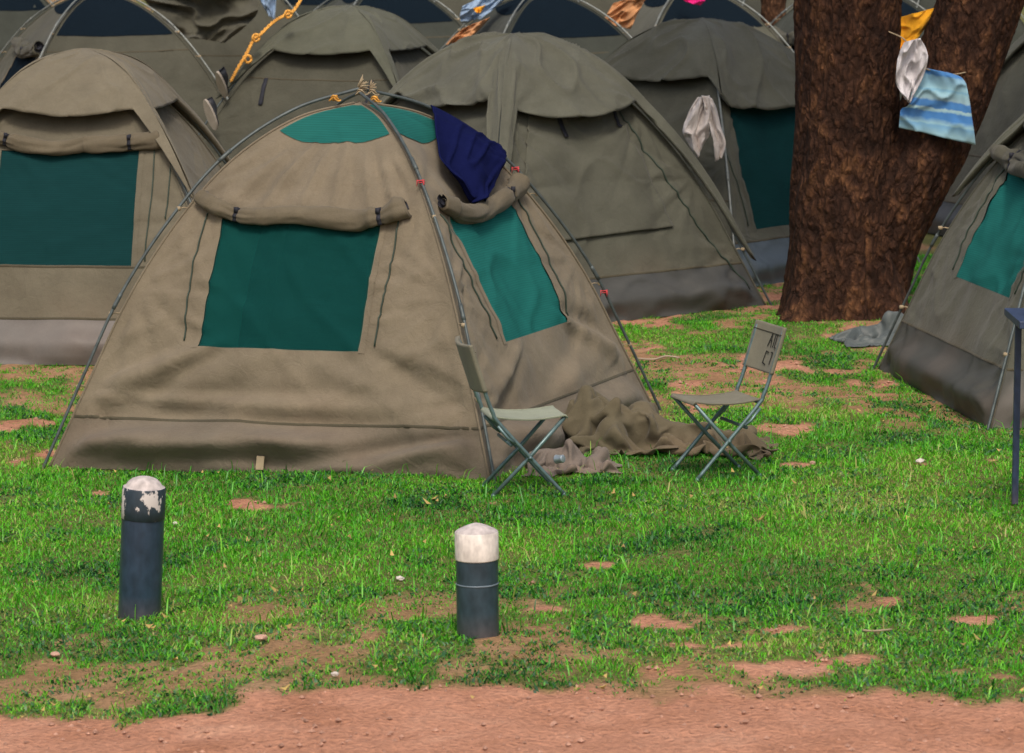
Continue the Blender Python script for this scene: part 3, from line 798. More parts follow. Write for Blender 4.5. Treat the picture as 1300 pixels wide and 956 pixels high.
cr = ramp(nt, [(0, PB), (.12, (.16, .36, .55)), (.15, PB), (.22, BL), (.31, BL), (.33, PB), (.36, (.35, .52, .56)), (.38, BL), (.47, BL), (.5, (.30, .46, .52)), (.60, PB), (.63, (.18, .38, .52)), (.66, PB), (.82, (.20, .38, .52)), (.85, BL), (1, BL)], mr.outputs[0])
nt.links.new(cr, b.inputs['Base Color']); b.inputs['Roughness'].default_value = .95; b.inputs['Sheen Weight'].default_value = .2; M['stripe'] = m
cloth_between('towel', 'pale blue towel with darker blue stripes hanging between the two tree trunks', 'towel', YT, [(1163, 84), (1158, 110), (1152, 134), (1143, 140), (1141, 162)], [(1206, 93), (1223, 101), (1229, 122), (1233, 150), (1238, 184)], M['stripe'], fold=.022, seed=3, nf=7, group='washing hung out on the tents', thick=.006)
cloth_between('shirt', 'white cotton shirt hanging in the gap beside the striped blue towel', 'shirt', YT - .05, [(1148, 54), (1138, 75), (1137, 104), (1149, 126)], [(1168, 48), (1176, 66), (1172, 94), (1155, 131)], M['white'], fold=.045, seed=6, nf=6, group='washing hung out on the tents')
cloth_between('cloth', 'cloth painted with low-sun orange glow hanging in the gap between the tree trunks', 'cloth', YT + .45, [(1134, 24), (1134, 48), (1137, 74)], [(1186, 10), (1176, 34), (1148, 66)], M['orange'], fold=.02, seed=9, group='washing hung out on the tents')
q = MB(); c = catmull([atd(1128, 40, YT + .1), atd(1150, 52, YT - .02), atd(1170, 84, YT), atd(1206, 94, YT + .02), atd(1226, 92, YT + .1)], 8); o_ = c.mean(0); q.tube(c - o_, .005, 6)
o = q.build('clothes_line', M['tie']); o.location = o_; tag(o, 'thin cord strung between the two trunks holding the washing', 'cord')

# washing and gear on the back rows, with sheets added as painted low-sun glow
cloth_between('shirt', 'white and pale blue shirt slung over a pale pole at the top, left of centre', 'shirt', 37.0, [(587, 8), (584, 20), (586, 30)], [(648, -22), (640, 0), (612, 22)], M['blue_cloth'], fold=.06, seed=12, group='washing hung out on the tents')
cloth_between('cloth', 'small cloth painted as an orange low-sun glow spot on the white and blue shirt', 'cloth', 36.8, [(601, 10), (603, 14), (606, 17)], [(616, 7), (613, 12), (609, 16)], M['orange'], fold=.02, rows=12, cols=12, seed=13, group='washing hung out on the tents')
cloth_between('cloth', 'painted low-sun glow sheet over the left side of the tent with the pink cloth', 'cloth', 38.6, [(779, 4), (770, 18), (764, 32)], [(826, -10), (812, 12), (800, 36)], M['apricot'], fold=.05, seed=14, group='washing hung out on the tents')
cloth_between('cloth', 'painted low-sun glow sheet low between the navy topped tents, above the middle tent', 'cloth', 36.7, [(588, 36), (578, 44), (566, 56)], [(622, 22), (610, 36), (592, 52)], M['apricot'], fold=.05, seed=15, group='washing hung out on the tents')
cloth_between('cloth', 'magenta pink cloth at the top of the tent left of the big tree', 'cloth', 38.7, [(862, -12), (866, -2), (872, 3)], [(894, -12), (895, 0), (889, 7)], M['pink'], fold=.02, seed=16, group='washing hung out on the tents')
cloth_between('shirt', 'blue and white patterned shirt hanging at the top edge beside the knotted rope', 'shirt', 43.0, [(325, -20), (330, 0), (340, 18)], [(352, -20), (350, 2), (349, 26)], M['blue_cloth'], fold=.05, seed=17, group='washing hung out on the tents')
cloth_between('canvas_flap', 'crumpled brown canvas flap hanging loosely over the tent at the top left', 'flap', 42.6, [(176, -10), (192, 8), (222, 34), (230, 46)], [(332, -14), (330, 10), (318, 28), (286, 54)], M['flap_olive'], fold=.13, seed=19, nf=5, rows=60, cols=60)

# rope coloured with low-sun gold, and shoes, by the olive tent
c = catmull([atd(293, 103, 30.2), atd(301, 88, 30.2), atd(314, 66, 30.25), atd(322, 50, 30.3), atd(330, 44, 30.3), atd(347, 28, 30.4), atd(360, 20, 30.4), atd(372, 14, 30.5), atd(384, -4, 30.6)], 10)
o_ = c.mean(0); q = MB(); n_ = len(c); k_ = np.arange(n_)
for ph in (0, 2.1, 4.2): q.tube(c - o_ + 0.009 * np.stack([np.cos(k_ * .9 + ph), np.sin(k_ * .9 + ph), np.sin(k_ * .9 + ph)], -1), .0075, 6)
o = q.build('rope', M['gold_glow_rope']); o.location = o_; tag(o, 'knotted rope painted with low-sun gold running up beside the olive tent', 'rope')
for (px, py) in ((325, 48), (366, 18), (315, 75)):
    e = atd(px, py, 30.2) - o_; q = MB(); th = np.linspace(0, 6.28 * 2, 30); q.tube(e + np.stack([.028 * np.cos(th), .02 * np.sin(th * 1.5), .03 * np.sin(th)], -1), .011, 6); q.build('knot', M['gold_glow_rope'], o)

M['shoe'] = plain('black_shoe_leather', (.02, .022, .028), .5, var=.3); M['sole'] = plain('pale_rubber_sole', (.35, .31, .26), .8)
def shoe(loc, rot, label):
    r = empty('shoe', loc); r.rotation_euler = rot; tag(r, label, 'shoe', 'shoes hung up by the olive tent')
    xs = np.linspace(-.13, .13, 16); G = []
    for x_ in xs:
        f = (x_ + .13) / .26; w_ = .036 + .012 * math.sin(f * 3.1) ; w_ *= min(1, (1 - abs(2 * f - 1) ** 6) + .12)
        hh = (.085 - .05 * sstep(.3, .65, np.array(f))) * min(1, (1 - max(0, 2 * f - 1) ** 5) + .15)
        th = np.linspace(0, 2 * np.pi, 17); G.append(np.stack([0 * th + x_, w_ * np.cos(th), .012 + hh / 2 + hh / 2 * np.sin(th)], -1))
    mb = MB(); mb.grid(np.array(G)); mb.F.append(tuple(range(16))); mb.m.append(0); mb.F.append(tuple(range(17 * 15, 17 * 15 + 16))); mb.m.append(0); mb.build('upper', M['shoe'], r)
    mb = MB(); th = np.linspace(0, 2 * np.pi, 25)[:-1]; ring = np.stack([.137 * np.cos(th), .046 * np.sin(th) * (1 + .15 * np.cos(th)), 0 * th], -1)
    V = np.vstack([ring, ring + [0, 0, .02]]); Fc = [tuple(range(24))[::-1], tuple(range(24, 48))] + [(i, (i + 1) % 24, 24 + (i + 1) % 24, 24 + i) for i in range(24)]
    mb.add(V, Fc); mb.build('sole', M['sole'], r, smooth=False)
shoe(atd(280, 108, 30.1), (R(20), R(55), R(70)), 'black shoe hung upside down at the foot of the knotted rope')
shoe(atd(266, 146, 29.9), (R(-30), R(70), R(20)), 'black shoe hanging lower, just above the left pole of the nearest tent')

# rope tufts and red ribbons tied to the near tent's poles
rg = random.Random(3)
for (dx, dy, n_, L_, mt) in ((-.02, 0, 26, .09, 'tie'), (.05, .01, 16, .06, 'tie'), (-.13, -.12, 12, .06, 'gold_glow_rope'), (.12, -.12, 8, .04, 'gold_glow_rope')):
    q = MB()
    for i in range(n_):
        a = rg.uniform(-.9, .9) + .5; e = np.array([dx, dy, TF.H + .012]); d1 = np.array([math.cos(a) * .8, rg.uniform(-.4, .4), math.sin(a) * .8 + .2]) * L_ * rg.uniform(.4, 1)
        if mt == 'gold_glow_rope': e = np.array([dx, dy, TF.H - .03]); d1 = d1 * np.array([1, 1, -.3])
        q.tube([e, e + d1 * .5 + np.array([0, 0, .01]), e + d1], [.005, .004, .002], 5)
    th = np.linspace(0, 6.28 * 3, 40); q.tube(np.array([dx, dy, TF.H - .0 - (.03 if mt == 'gold_glow_rope' else 0)]) + np.stack([.02 * np.cos(th) + .002 * th, .02 * np.sin(th), .016 * np.sin(th * 1.3)], -1), .004, 5)
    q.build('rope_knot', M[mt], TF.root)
for (pole, f) in ((1, .305), (0, .705), (0, .87)):
    pc = TF.polec[pole]; i = int(f * (len(pc) - 1)); e = pc[i]; q = MB()
    th = np.linspace(0, 6.28 * 2, 24); q.tube(e + np.stack([.016 * np.cos(th), .016 * np.sin(th), np.linspace(-.012, .012, 24)], -1), .0035, 5)
    for s_ in (-1, 1): q.tube([e, e + np.array([.018 * s_, -.02, .01]), e + np.array([.02 * s_, -.02, -.025])], [.004, .005, .002], 5)
    q.build('ribbon', M['red'], TF.root)

# ---- crumpled canvas on the ground
def crumpled(name, label, cat, G, loc, sx, sy, sz, mat, rot=0.0):
    G = G * np.array([sx, sy, sz]); c, s_ = math.cos(rot), math.sin(rot)
    X, Y = G[..., 0] * c - G[..., 1] * s_, G[..., 0] * s_ + G[..., 1] * c
    G = np.stack([X, Y, G[..., 2] + ground_z(X + loc[0], Y + loc[1]) + .004], -1)
    mb = MB(); mb.grid(G); o = mb.build(name, mat); o.location = (loc[0], loc[1], 0); solidify(o, .005)
    m_ = o.modifiers.new('smooth', 'SUBSURF'); m_.levels = m_.render_levels = 1; tag(o, label, cat); return o


crumpled('canvas_sheet', 'crumpled olive canvas heaped against the nearest tent, trailing right under the chair', 'canvas', HEAP, (.84, 19.55), .96, .76, .98, M['heap'])
crumpled('canvas_bag', 'flattened grey brown canvas lying behind the left camp chair', 'canvas', SHEET, (.31, 18.88), .74, .76, .85, M['heap2'], .15)
crumpled('tarp', 'dark blue grey tarp bundled at the foot of the big tree', 'tarp', BUNDLE, (2.52, 24.12), 1.05, .85, 1.0, M['tarp'])
q = MB(); th = np.linspace(0, 2 * np.pi, 17)[:-1]
prf = [(.0, 0), (.034, 0), (.036, .004), (.034, .01), (.030, .06), (.032, .066), (.028, .07), (0, .068)]
q.grid(np.array([[(r_ * math.cos(t_), r_ * math.sin(t_), z_) for t_ in np.linspace(0, 2 * np.pi, 17)] for (r_, z_) in prf]))
o = q.build('drink_can', plain('silver_blue_tin', (.42, .50, .55), .35, .5)); o.location = (.235, 18.66, .10); o.scale = (.7, .7, .7); o.rotation_euler = (R(80), R(20), R(50)); tag(o, 'small silver blue can lying on the flattened canvas', 'can')

# ---- folding camp chairs
def camp_chair(loc, yaw, label, seatm, backm, seed=0):
    r = empty('camp_chair', (loc[0], loc[1], gz(loc[0], loc[1])), R(yaw)); tag(r, label, 'chair', 'folding camp chairs beside the nearest tent')
    W = .178; fr = M['frame']
    A = [(.185, 0), (.0, .205), (-.17, .395), (-.195, .44), (-.230, .53), (-.308, .775)]
    Bp = [(-.195, 0), (.0, .2), (.185, .405)]
    for s_ in (-1, 1):
        q = MB(); q.tube([(a, s_ * W, z_) for a, z_ in catmull(A, 6)], .0105, 10); o = q.build('back_leg', fr, r)
        q = MB(); q.tube([(A[0][0] + .0, s_ * W, -.004), (A[0][0] - .012, s_ * W, .012)], .0135, 10); q.build('foot_cap', M['frame'], o)
        w2 = W - .026
        q = MB(); q.tube([(a, s_ * w2, z_) for a, z_ in Bp], .0105, 10); o2 = q.build('front_leg', fr, r)
        q = MB(); q.tube([(Bp[0][0], s_ * w2, -.004), (Bp[0][0] + .012, s_ * w2, .012)], .0135, 10); q.build('foot_cap', M['frame'], o2)
        q = MB(); q.tube([(0, s_ * (W - .034), .2025), (0, s_ * (W + .016), .2025)], .009, 10); q.build('pivot_bolt', fr, o)
        q = MB(); q.tube([(-.172, s_ * (W + .013), .375), (-.12, s_ * (W + .013), .31), (-.085, s_ * (W + .013), .285)], .008, 8); q.build('brace', fr, o)
    for (x_, z_, nm, w_) in ((.185, .405, 'seat_rail', W - .026), (-.178, .402, 'seat_rail', W), (-.10, .272, 'cross_bar', W), (.10, .303, 'cross_bar', W - .026)):
        if nm == 'cross_bar' and x_ > 0: continue
        q = MB(); q.tube([(x_, -w_, z_), (x_, w_, z_)], .009, 10); q.build(nm, fr, r)
    # seat canvas wraps both rails and sags
    n = 34; u = np.linspace(-.196, .20, n)[:, None]; y_ = np.linspace(-.168, .168, 24)[None]
    Z = .418 - .030 * np.sin(np.pi * (u + .196) / .396) * (1 - .35 * (y_ / .17) ** 2) + .003 * (fbm(u * 20 + seed, y_ * 20, seed) - .5)
    Z = Z - .016 * (np.abs(u - .002) > .19)
    G = np.stack([u + 0 * y_, y_ + 0 * u, Z], -1); q = MB(); q.grid(G); o = q.build('seat', seatm, r); solidify(o, .006)
    for s_ in (-1, 1):
        q = MB(); q.tube([(u_, s_ * .165, z_ + .003) for u_, z_ in zip(u[:, 0], Z[:, 0 if s_ < 0 else -1])], .0045, 6); q.build('hem', seatm, o)
    # backrest: a sleeve round both back poles
    Ac = catmull(A, 20); zz = np.linspace(.545, .790, 26); xx = np.interp(zz, Ac[:, 1], Ac[:, 0]); xx = np.where(zz > .775, -.308 - (zz - .775) * .3, xx)
    yq = np.linspace(-1, 1, 30)[None]; cv = -.030 * (1 - yq ** 2)
    Gf = np.stack([xx[:, None] + cv + .010 + .004 * (fbm(yq * 3 + seed, zz[:, None] * 9, seed + 2) - .5), yq * (W + .014) + 0 * zz[:, None], zz[:, None] + 0 * yq + .01 * yq ** 2], -1)
    Gb = Gf + np.array([-.020, 0, -.004])
    q = MB(); q.grid(Gf); q.grid(Gb, 0, flip=True)
    for i in (0, -1): q.grid(np.stack([Gf[i], Gb[i]]), 0, flip=(i == 0))
    for j in (0, -1): q.grid(np.stack([Gf[:, j], Gb[:, j]]), 0, flip=(j == -1))
    bo = q.build('backrest', backm, r, merge=True)
    q = MB(); q.tube(Gf[-5] + np.array([.003, 0, 0]), .0022, 6); q.build('hem_stitching', M['seam'], bo)
    return r, bo


nf = at(673, 631); yw = 11; yv = np.array([-math.sin(R(yw)), math.cos(R(yw))])
camp_chair(nf[:2] + .175 * yv, yw, 'folding camp chair seen side on, facing right, at the corner of the nearest tent', M['seat'], M['seat_dark'], 1)
nf = (at(880, 613) + at(969, 606)) / 2; yw = 198.6; yv = np.array([-math.sin(R(yw)), math.cos(R(yw))])
ch2, back2 = camp_chair(nf[:2] - .175 * yv, yw, 'folding camp chair facing left with black stencilled letters on its backrest', M['seat_dark'], M['seat_dark'], 2)
# stencilled letters, as thin dark strokes standing on the cloth
GL = {'A': [(0, 0, .5, 1), (.5, 1, 1, 0), (.2, .42, .8, .42)], 'I': [(.5, 0, .5, 1)], 'L': [(.1, 1, .1, 0), (.1, 0, .9, 0)], 'C': [(.9, .95, .2, 1), (.2, 1, .05, .1), (.05, .1, .8, 0)], 'J': [(.1, 1, .9, 1), (.75, 1, .6, .1)]}
q = MB()
def bp_(yl, z_):   # point on the front of the backrest
    A = catmull([(.185, 0), (.0, .205), (-.17, .395), (-.195, .44), (-.230, .53), (-.308, .775)], 20)
    return np.array([float(np.interp(z_, A[:, 1], A[:, 0])) - .030 * (1 - (yl / .192) ** 2) + .0155, yl, z_ + .01 * (yl / .192) ** 2])
for (txt, y0_, z0_, hh, ww, gap) in (('AIL', -.005, .680, .070, .046, .020), ('CJ', -.01, .585, .068, .056, .022)):
    for i, chx in enumerate(txt):
        wi = ww * (.45 if chx == 'I' else 1); 
        for (a, b_, c_, d_) in GL[chx]:
            pa, pb = bp_(y0_ + a * wi, z0_ + b_ * hh), bp_(y0_ + c_ * wi, z0_ + d_ * hh); dr = pb - pa; L_ = np.linalg.norm(dr); dr /= L_
            nn = np.array([1, 0, .2]); nn /= np.linalg.norm(nn); sd_ = np.cross(dr, nn); q.box((pa + pb) / 2, (L_ + .003, .0062, .0016), rot=np.stack([dr, sd_, nn], -1))
        y0_ += wi + gap
q.build('lettering', M['ink'], back2, smooth=False)

# ---- bollards
def lathe(name, prf, mat, parent, n=40, wob=0.0, seed=0):
    th = np.linspace(0, 2 * np.pi, n + 1); q = MB()
    G = np.array([[(r_ * (1 + wob * (vn(math.cos(t_) * 2 + 5, z_ * 6 + math.sin(t_) * 2, seed) - .5)) * math.cos(t_), r_ * (1 + wob * (vn(math.cos(t_) * 2 + 5, z_ * 6 + math.sin(t_) * 2, seed) - .5)) * math.sin(t_), z_) for t_ in th] for (r_, z_) in prf])
    q.grid(G); return q.build(name, mat, parent, merge=True)


def paint(name, base, chip, amount, rough=.45, scale=9, streak=True):
    m, nt, b = newmat(name); tc = N(nt, 'ShaderNodeTexCoord'); mp = N(nt, 'ShaderNodeMapping'); mp.inputs['Scale'].default_value = (1, 1, .55); nt.links.new(tc.outputs['Object'], mp.inputs[0])
    n1 = N(nt, 'ShaderNodeTexNoise'); n1.inputs['Scale'].default_value = scale; n1.inputs['Detail'].default_value = 7; n1.inputs['Roughness'].default_value = .6; nt.links.new(mp.outputs[0], n1.inputs['Vector'])
    n2 = N(nt, 'ShaderNodeTexNoise'); n2.inputs['Scale'].default_value = 30; n2.inputs['Detail'].default_value = 5; nt.links.new(mp.outputs[0], n2.inputs['Vector'])
    f = ramp(nt, [(amount, (0, 0, 0)), (amount + .015, (1, 1, 1))], n1.outputs[0])
    bc = ramp(nt, [(.3, sc3(base, .72)), (.7, sc3(base, 1.3))], n2.outputs[0])
    mx = N(nt, 'ShaderNodeMixRGB'); nt.links.new(f, mx.inputs[0]); nt.links.new(bc, mx.inputs[1]); mx.inputs[2].default_value = (*chip, 1)
    # earth splashed round the foot
    sp = N(nt, 'ShaderNodeSeparateXYZ'); nt.links.new(tc.outputs['Object'], sp.inputs[0]); mr = N(nt, 'ShaderNodeMapRange'); mr.inputs[1].default_value = 0; mr.inputs[2].default_value = .12; mr.inputs[3].default_value = .35; mr.inputs[4].default_value = 0; nt.links.new(sp.outputs[2], mr.inputs[0])
    mm = N(nt, 'ShaderNodeMath', operation='MULTIPLY'); nt.links.new(mr.outputs[0], mm.inputs[0]); nt.links.new(n2.outputs[0], mm.inputs[1])
    mx2 = N(nt, 'ShaderNodeMixRGB'); nt.links.new(mm.outputs[0], mx2.inputs[0]); nt.links.new(mx.outputs[0], mx2.inputs[1]); mx2.inputs[2].default_value = (.30, .15, .09, 1)
    nt.links.new(mx2.outputs[0], b.inputs['Base Color']); b.inputs['Roughness'].default_value = rough
    bp = N(nt, 'ShaderNodeBump'); bp.inputs['Strength'].default_value = .3; bp.inputs['Distance'].default_value = .004; nt.links.new(n1.outputs[0], bp.inputs['Height']); nt.links.new(bp.outputs[0], b.inputs['Normal'])
    return m


PB1 = paint('blue_black_paint', (.026, .048, .080), (.08, .12, .17), .70, rough=.35); PB2 = paint('dark_slate_paint', (.030, .054, .072), (.08, .11, .13), .72, rough=.4)
PW1 = paint('peeling_paint_over_white', (.025, .042, .058), (.62, .58, .55), .56, scale=11); PW2 = paint('cream_white_paint', (.78, .72, .66), (.60, .45, .36), .74)
PC = paint('greyed_white_concrete', (.50, .45, .43), (.36, .30, .28), .66, .8)
p = at(177, 782, -.06); r = empty('bollard', (p[0], p[1], gz(p[0], p[1]) - .01)); r.rotation_euler = (R(1.5), R(3.0), 0); tag(r, 'tall leaning dark blue bollard with peeling white paint round its top', 'bollard', 'bollards in the grass')
lathe('post', [(.094, -.08), (.094, .30), (.093, .452)], PB1, r, wob=.03, seed=1)
lathe('painted_band', [(.0935, .452), (.097, .455), (.0965, .50), (.0955, .585), (.092, .592)], PW1, r, wob=.02, seed=1)
lathe('domed_cap', [(.092, .592), (.080, .598), (.072, .612), (.055, .627), (.03, .636), (.001, .639)], PC, r, wob=.006, seed=2)
p = at(607, 808, 0); r = empty('bollard', (p[0], p[1], gz(p[0], p[1]) - .01)); r.rotation_euler = (0, R(-.8), 0); tag(r, 'short bollard with a clean white top band and pointed cap in the foreground', 'bollard', 'bollards in the grass')
lathe('post', [(.089, -.08), (.089, .14), (.0887, .233), (.0885, .335)], PB2, r, wob=.02, seed=3)
lathe('seam_highlight_ring', [(.0885, .229), (.0912, .231), (.0912, .234), (.0885, .236)], plain('seam_highlight_paint', (.16, .21, .25), .5), r, wob=.02, seed=3)  # pale ring colour paints the highlight along the seam groove
lathe('painted_band', [(.0885, .335), (.0915, .337), (.092, .34), (.092, .450), (.090, .454)], PW2, r, wob=.015, seed=3)
lathe('pointed_cap', [(.090, .454), (.080, .462), (.045, .478), (.016, .488), (.001, .490)], PC, r, wob=.006, seed=4)

# ---- blue washing table cut by the right edge
TBm = paint('blue_painted_metal', (.035, .055, .115), (.10, .10, .10), .70)
p = at(1300, 662); r = empty('wash_table', (p[0] + .405, p[1] + .25, gz(p[0], p[1]))); tag(r, 'dark blue metal table cut off by the right edge', 'table')
q = MB(); q.box((0, 0, .985), (.90, .56, .038)); q.build('table_top', TBm, r, False, bevel=.004)
q = MB(); q.box((0, -.24, .945), (.74, .02, .04)); q.box((0, .24, .945), (.74, .02, .04)); q.build('apron', TBm, r, False)
for sx in (-1, 1):
    for sy in (-1, 1):
        q = MB(); q.box((sx * .382, sy * .24, .483), (.032, .032, .966)); q.build('leg', TBm, r, False, bevel=.003)
r = empty('wash_basin', (p[0] + .22, p[1] + .2, gz(p[0], p[1]) + 1.005)); tag(r, 'small metal basin standing on the dark blue table', 'basin')
lathe('bowl', [(.001, 0), (.11, 0), (.15, .03), (.19, .085), (.20, .088), (.198, .092), (.186, .086), (.145, .036), (.11, .008), (.001, .008)], plain('dull_steel', (.35, .38, .42), .3, .8), r)

# ---- the forked tree
def bark(name, dark, mid, hi):
    m, nt, b = newmat(name); tc = N(nt, 'ShaderNodeTexCoord'); mp = N(nt, 'ShaderNodeMapping'); mp.inputs['Scale'].default_value = (1, 1, .55); nt.links.new(tc.outputs['Object'], mp.inputs[0])
    v1 = N(nt, 'ShaderNodeTexVoronoi'); v1.inputs['Scale'].default_value = 22; v1.feature = 'F1'; n1 = N(nt, 'ShaderNodeTexNoise'); n1.inputs['Scale'].default_value = 7; n1.inputs['Detail'].default_value = 9; n1.inputs['Roughness'].default_value = .7
    n0 = N(nt, 'ShaderNodeTexNoise'); n0.inputs['Scale'].default_value = 14; n0.inputs['Detail'].default_value = 4
    nt.links.new(mp.outputs[0], n1.inputs['Vector']); nt.links.new(mp.outputs[0], n0.inputs['Vector'])
    ad = N(nt, 'ShaderNodeMixRGB', blend_type='ADD'); ad.inputs[0].default_value = .12; nt.links.new(mp.outputs[0], ad.inputs[1]); nt.links.new(n0.outputs[1], ad.inputs[2]); nt.links.new(ad.outputs[0], v1.inputs['Vector'])
    c1 = ramp(nt, [(.3, dark), (.52, mid), (.74, hi)], n1.outputs[0]); c2 = ramp(nt, [(.1, (1.15, 1.1, 1.05)), (.6, (.38, .36, .36))], v1.outputs['Distance'])
    mx = N(nt, 'ShaderNodeMixRGB', blend_type='MULTIPLY'); mx.inputs[0].default_value = .85; nt.links.new(c1, mx.inputs[1]); nt.links.new(c2, mx.inputs[2]); nt.links.new(mx.outputs[0], b.inputs['Base Color'])
    b.inputs['Roughness'].default_value = .9; b.inputs['Specular IOR Level'].default_value = .2
    iv = N(nt, 'ShaderNodeMath', operation='MULTIPLY_ADD'); nt.links.new(v1.outputs['Distance'], iv.inputs[0]); iv.inputs[1].default_value = -1; nt.links.new(n1.outputs[0], iv.inputs[2])
    bp = N(nt, 'ShaderNodeBump'); bp.inputs['Strength'].default_value = 1; bp.inputs['Distance'].default_value = .03; nt.links.new(iv.outputs[0], bp.inputs['Height']); nt.links.new(bp.outputs[0], b.inputs['Normal'])
    return m


M['bark'] = bark('dark_red_brown_bark', (.020, .010, .007), (.075, .035, .020), (.26, .125, .055)); M['bark2'] = bark('orange_brown_bark', (.05, .025, .015), (.13, .065, .035), (.24, .13, .07))
M['leaf'] = plain('leaf_green', (.05, .10, .03), .6)


def stem(mb, pts, rads, n=150, ring=.016, seed=1, flare=None, amp=.03):
    c = catmull(np.column_stack([pts, rads]), 30); L_ = np.r_[0, np.cumsum(np.linalg.norm(np.diff(c[:, :3], axis=0), axis=1))]
    k = int(L_[-1] / ring); s_ = np.linspace(0, L_[-1], k); c = np.stack([np.interp(s_, L_, c[:, i]) for i in range(4)], -1)
    th = np.linspace(0, 2 * np.pi, n + 1); T_, Z_ = np.meshgrid(th, s_); tw = np.minimum(T_, 2 * np.pi) % (2 * np.pi)
    cx_, sy_ = np.cos(tw), np.sin(tw)
    rr = c[:, 3][:, None]
    pl = vn(cx_ * 6 + 20, sy_ * 6 + Z_ * 2.6, seed) ; pl2 = vn(cx_ * 11 + Z_ * 3 + 20, sy_ * 11 + Z_ * 6, seed + 2); pl3 = vn(cx_ * 20 + 9, sy_ * 20 + Z_ * 17, seed + 3)
    d = amp * (1 - np.abs(2 * pl - 1)) + amp * .8 * (pl2 - .5) + amp * .6 * (pl3 - .5) + .03 * (vn(cx_ * 1.6 + 4, sy_ * 1.6 + Z_ * 1.2, seed + 5) - .5)
    if flare: d = d + flare * np.exp(-Z_ / .22) * (.35 + .9 * np.clip(np.cos(tw * 4 + seed) + .3 * np.sin(tw * 7), 0, 1))
    R_ = rr + d - amp * .6
    G = np.stack([c[:, 0][:, None] + R_ * cx_, c[:, 1][:, None] + R_ * sy_, c[:, 2][:, None] + 0 * R_], -1)
    mb.grid(G)


def crown(name, parent, centres, mat, n, seed, size=.09):
    g = np.random.default_rng(seed); V = []; Fc = []
    C_ = np.array([c_[:3] for c_ in centres]); Rr = np.array([c_[3] for c_ in centres]); w = g.integers(0, len(centres), n)
    d_ = g.normal(size=(n, 3)); d_ /= np.linalg.norm(d_, axis=1)[:, None]; p_ = C_[w] + d_ * (Rr[w] * g.random(n) ** .45)[:, None] * np.array([1, 1, .65])
    a = g.normal(size=(n, 3)); a /= np.linalg.norm(a, axis=1)[:, None]; b_ = np.cross(a, g.normal(size=(n, 3))); b_ /= np.linalg.norm(b_, axis=1)[:, None]
    s_ = size * (.6 + .8 * g.random(n))[:, None]
    Q = np.stack([p_ - a * s_, p_ + b_ * s_ * .45, p_ + a * s_, p_ - b_ * s_ * .45], 1)
    o = meshobj(name, Q.reshape(-1, 3), [(4 * i, 4 * i + 1, 4 * i + 2, 4 * i + 3) for i in range(n)], mat, parent, smooth=False); return o


tx, ty = 2.40, 25.42
tr = empty('forked_tree', (tx, ty, gz(tx, ty))); tag(tr, 'big dark red brown tree trunk forking low, its right stem leaning right', 'tree')
mb = MB()
stem(mb, [(-.0, 0, -.12), (-.0, 0, .25), (-.015, 0, .8), (-.005, 0, 1.4), (0, 0, 2.4), (-.02, 0, 3.6), (-.1, .05, 5.2)], [.43, .41, .385, .37, .365, .34, .26], seed=3, flare=.24, amp=.022)
stem(mb, [(.12, .02, -.1), (.20, .02, .45), (.39, .02, .86), (.62, .03, 1.30), (.88, .05, 2.05), (1.22, .1, 3.0), (1.7, .2, 4.6)], [.30, .33, .33, .32, .315, .30, .22], seed=13, amp=.022)
mb.build('trunk', M['bark'], tr)
for i, (a, b_, c_, r_) in enumerate((((-.1, .05, 5.0), (-.9, -.3, 6.0), (-1.9, -.6, 6.7), .17), ((-.1, .05, 5.0), (.3, .6, 6.1), (.4, 1.5, 7.0), .17), ((1.7, .2, 4.5), (2.3, -.3, 5.4), (3.1, -.9, 6.2), .15), ((1.7, .2, 4.5), (1.9, .9, 5.7), (2.4, 1.8, 6.6), .14), ((-.1, .05, 5.0), (-.2, -.9, 5.9), (.1, -2.0, 6.6), .14))):
    mb = MB(); c = catmull([a, b_, c_], 10); mb.tube(c, np.linspace(r_, .05, len(c)), 12); mb.build('limb', M['bark'], tr)
crown('crown', tr, [(-1.9, -.6, 6.8, 1.3), (.4, 1.5, 7.1, 1.5), (3.1, -.9, 6.4, 1.3), (2.4, 1.8, 6.7, 1.4), (.1, -2.0, 6.8, 1.3), (.6, .2, 7.6, 1.7), (-.9, .8, 6.9, 1.2)], M['leaf'], 9000, 5, .10)
e = atd(980, 20, 43.5); tr2 = empty('thin_tree', (e[0], 43.5, .05)); tag(tr2, 'thin orange brown tree trunk at the top, left of the big tree', 'tree')
mb = MB(); stem(mb, [(.06, 0, -.05), (.04, 0, 1.0), (0, 0, 2.0), (-.05, 0, 3.2), (.1, .1, 4.6)], [.17, .155, .14, .13, .09], n=40, ring=.05, seed=23, amp=.03); mb.build('trunk', M['bark2'], tr2)
for a in ((.9, .3, 5.6), (-.8, -.2, 5.7), (.1, .8, 5.9)):
    mb = MB(); mb.tube(catmull([(.05, .05, 3.9), (a[0] * .5, a[1] * .5, 4.8), a], 8), np.linspace(.07, .03, 17), 8); mb.build('limb', M['bark2'], tr2)
crown('crown', tr2, [(.9, .3, 5.7, 1.0), (-.8, -.2, 5.8, 1.0), (.1, .8, 6.1, 1.1)], M['leaf'], 2500, 6, .10)

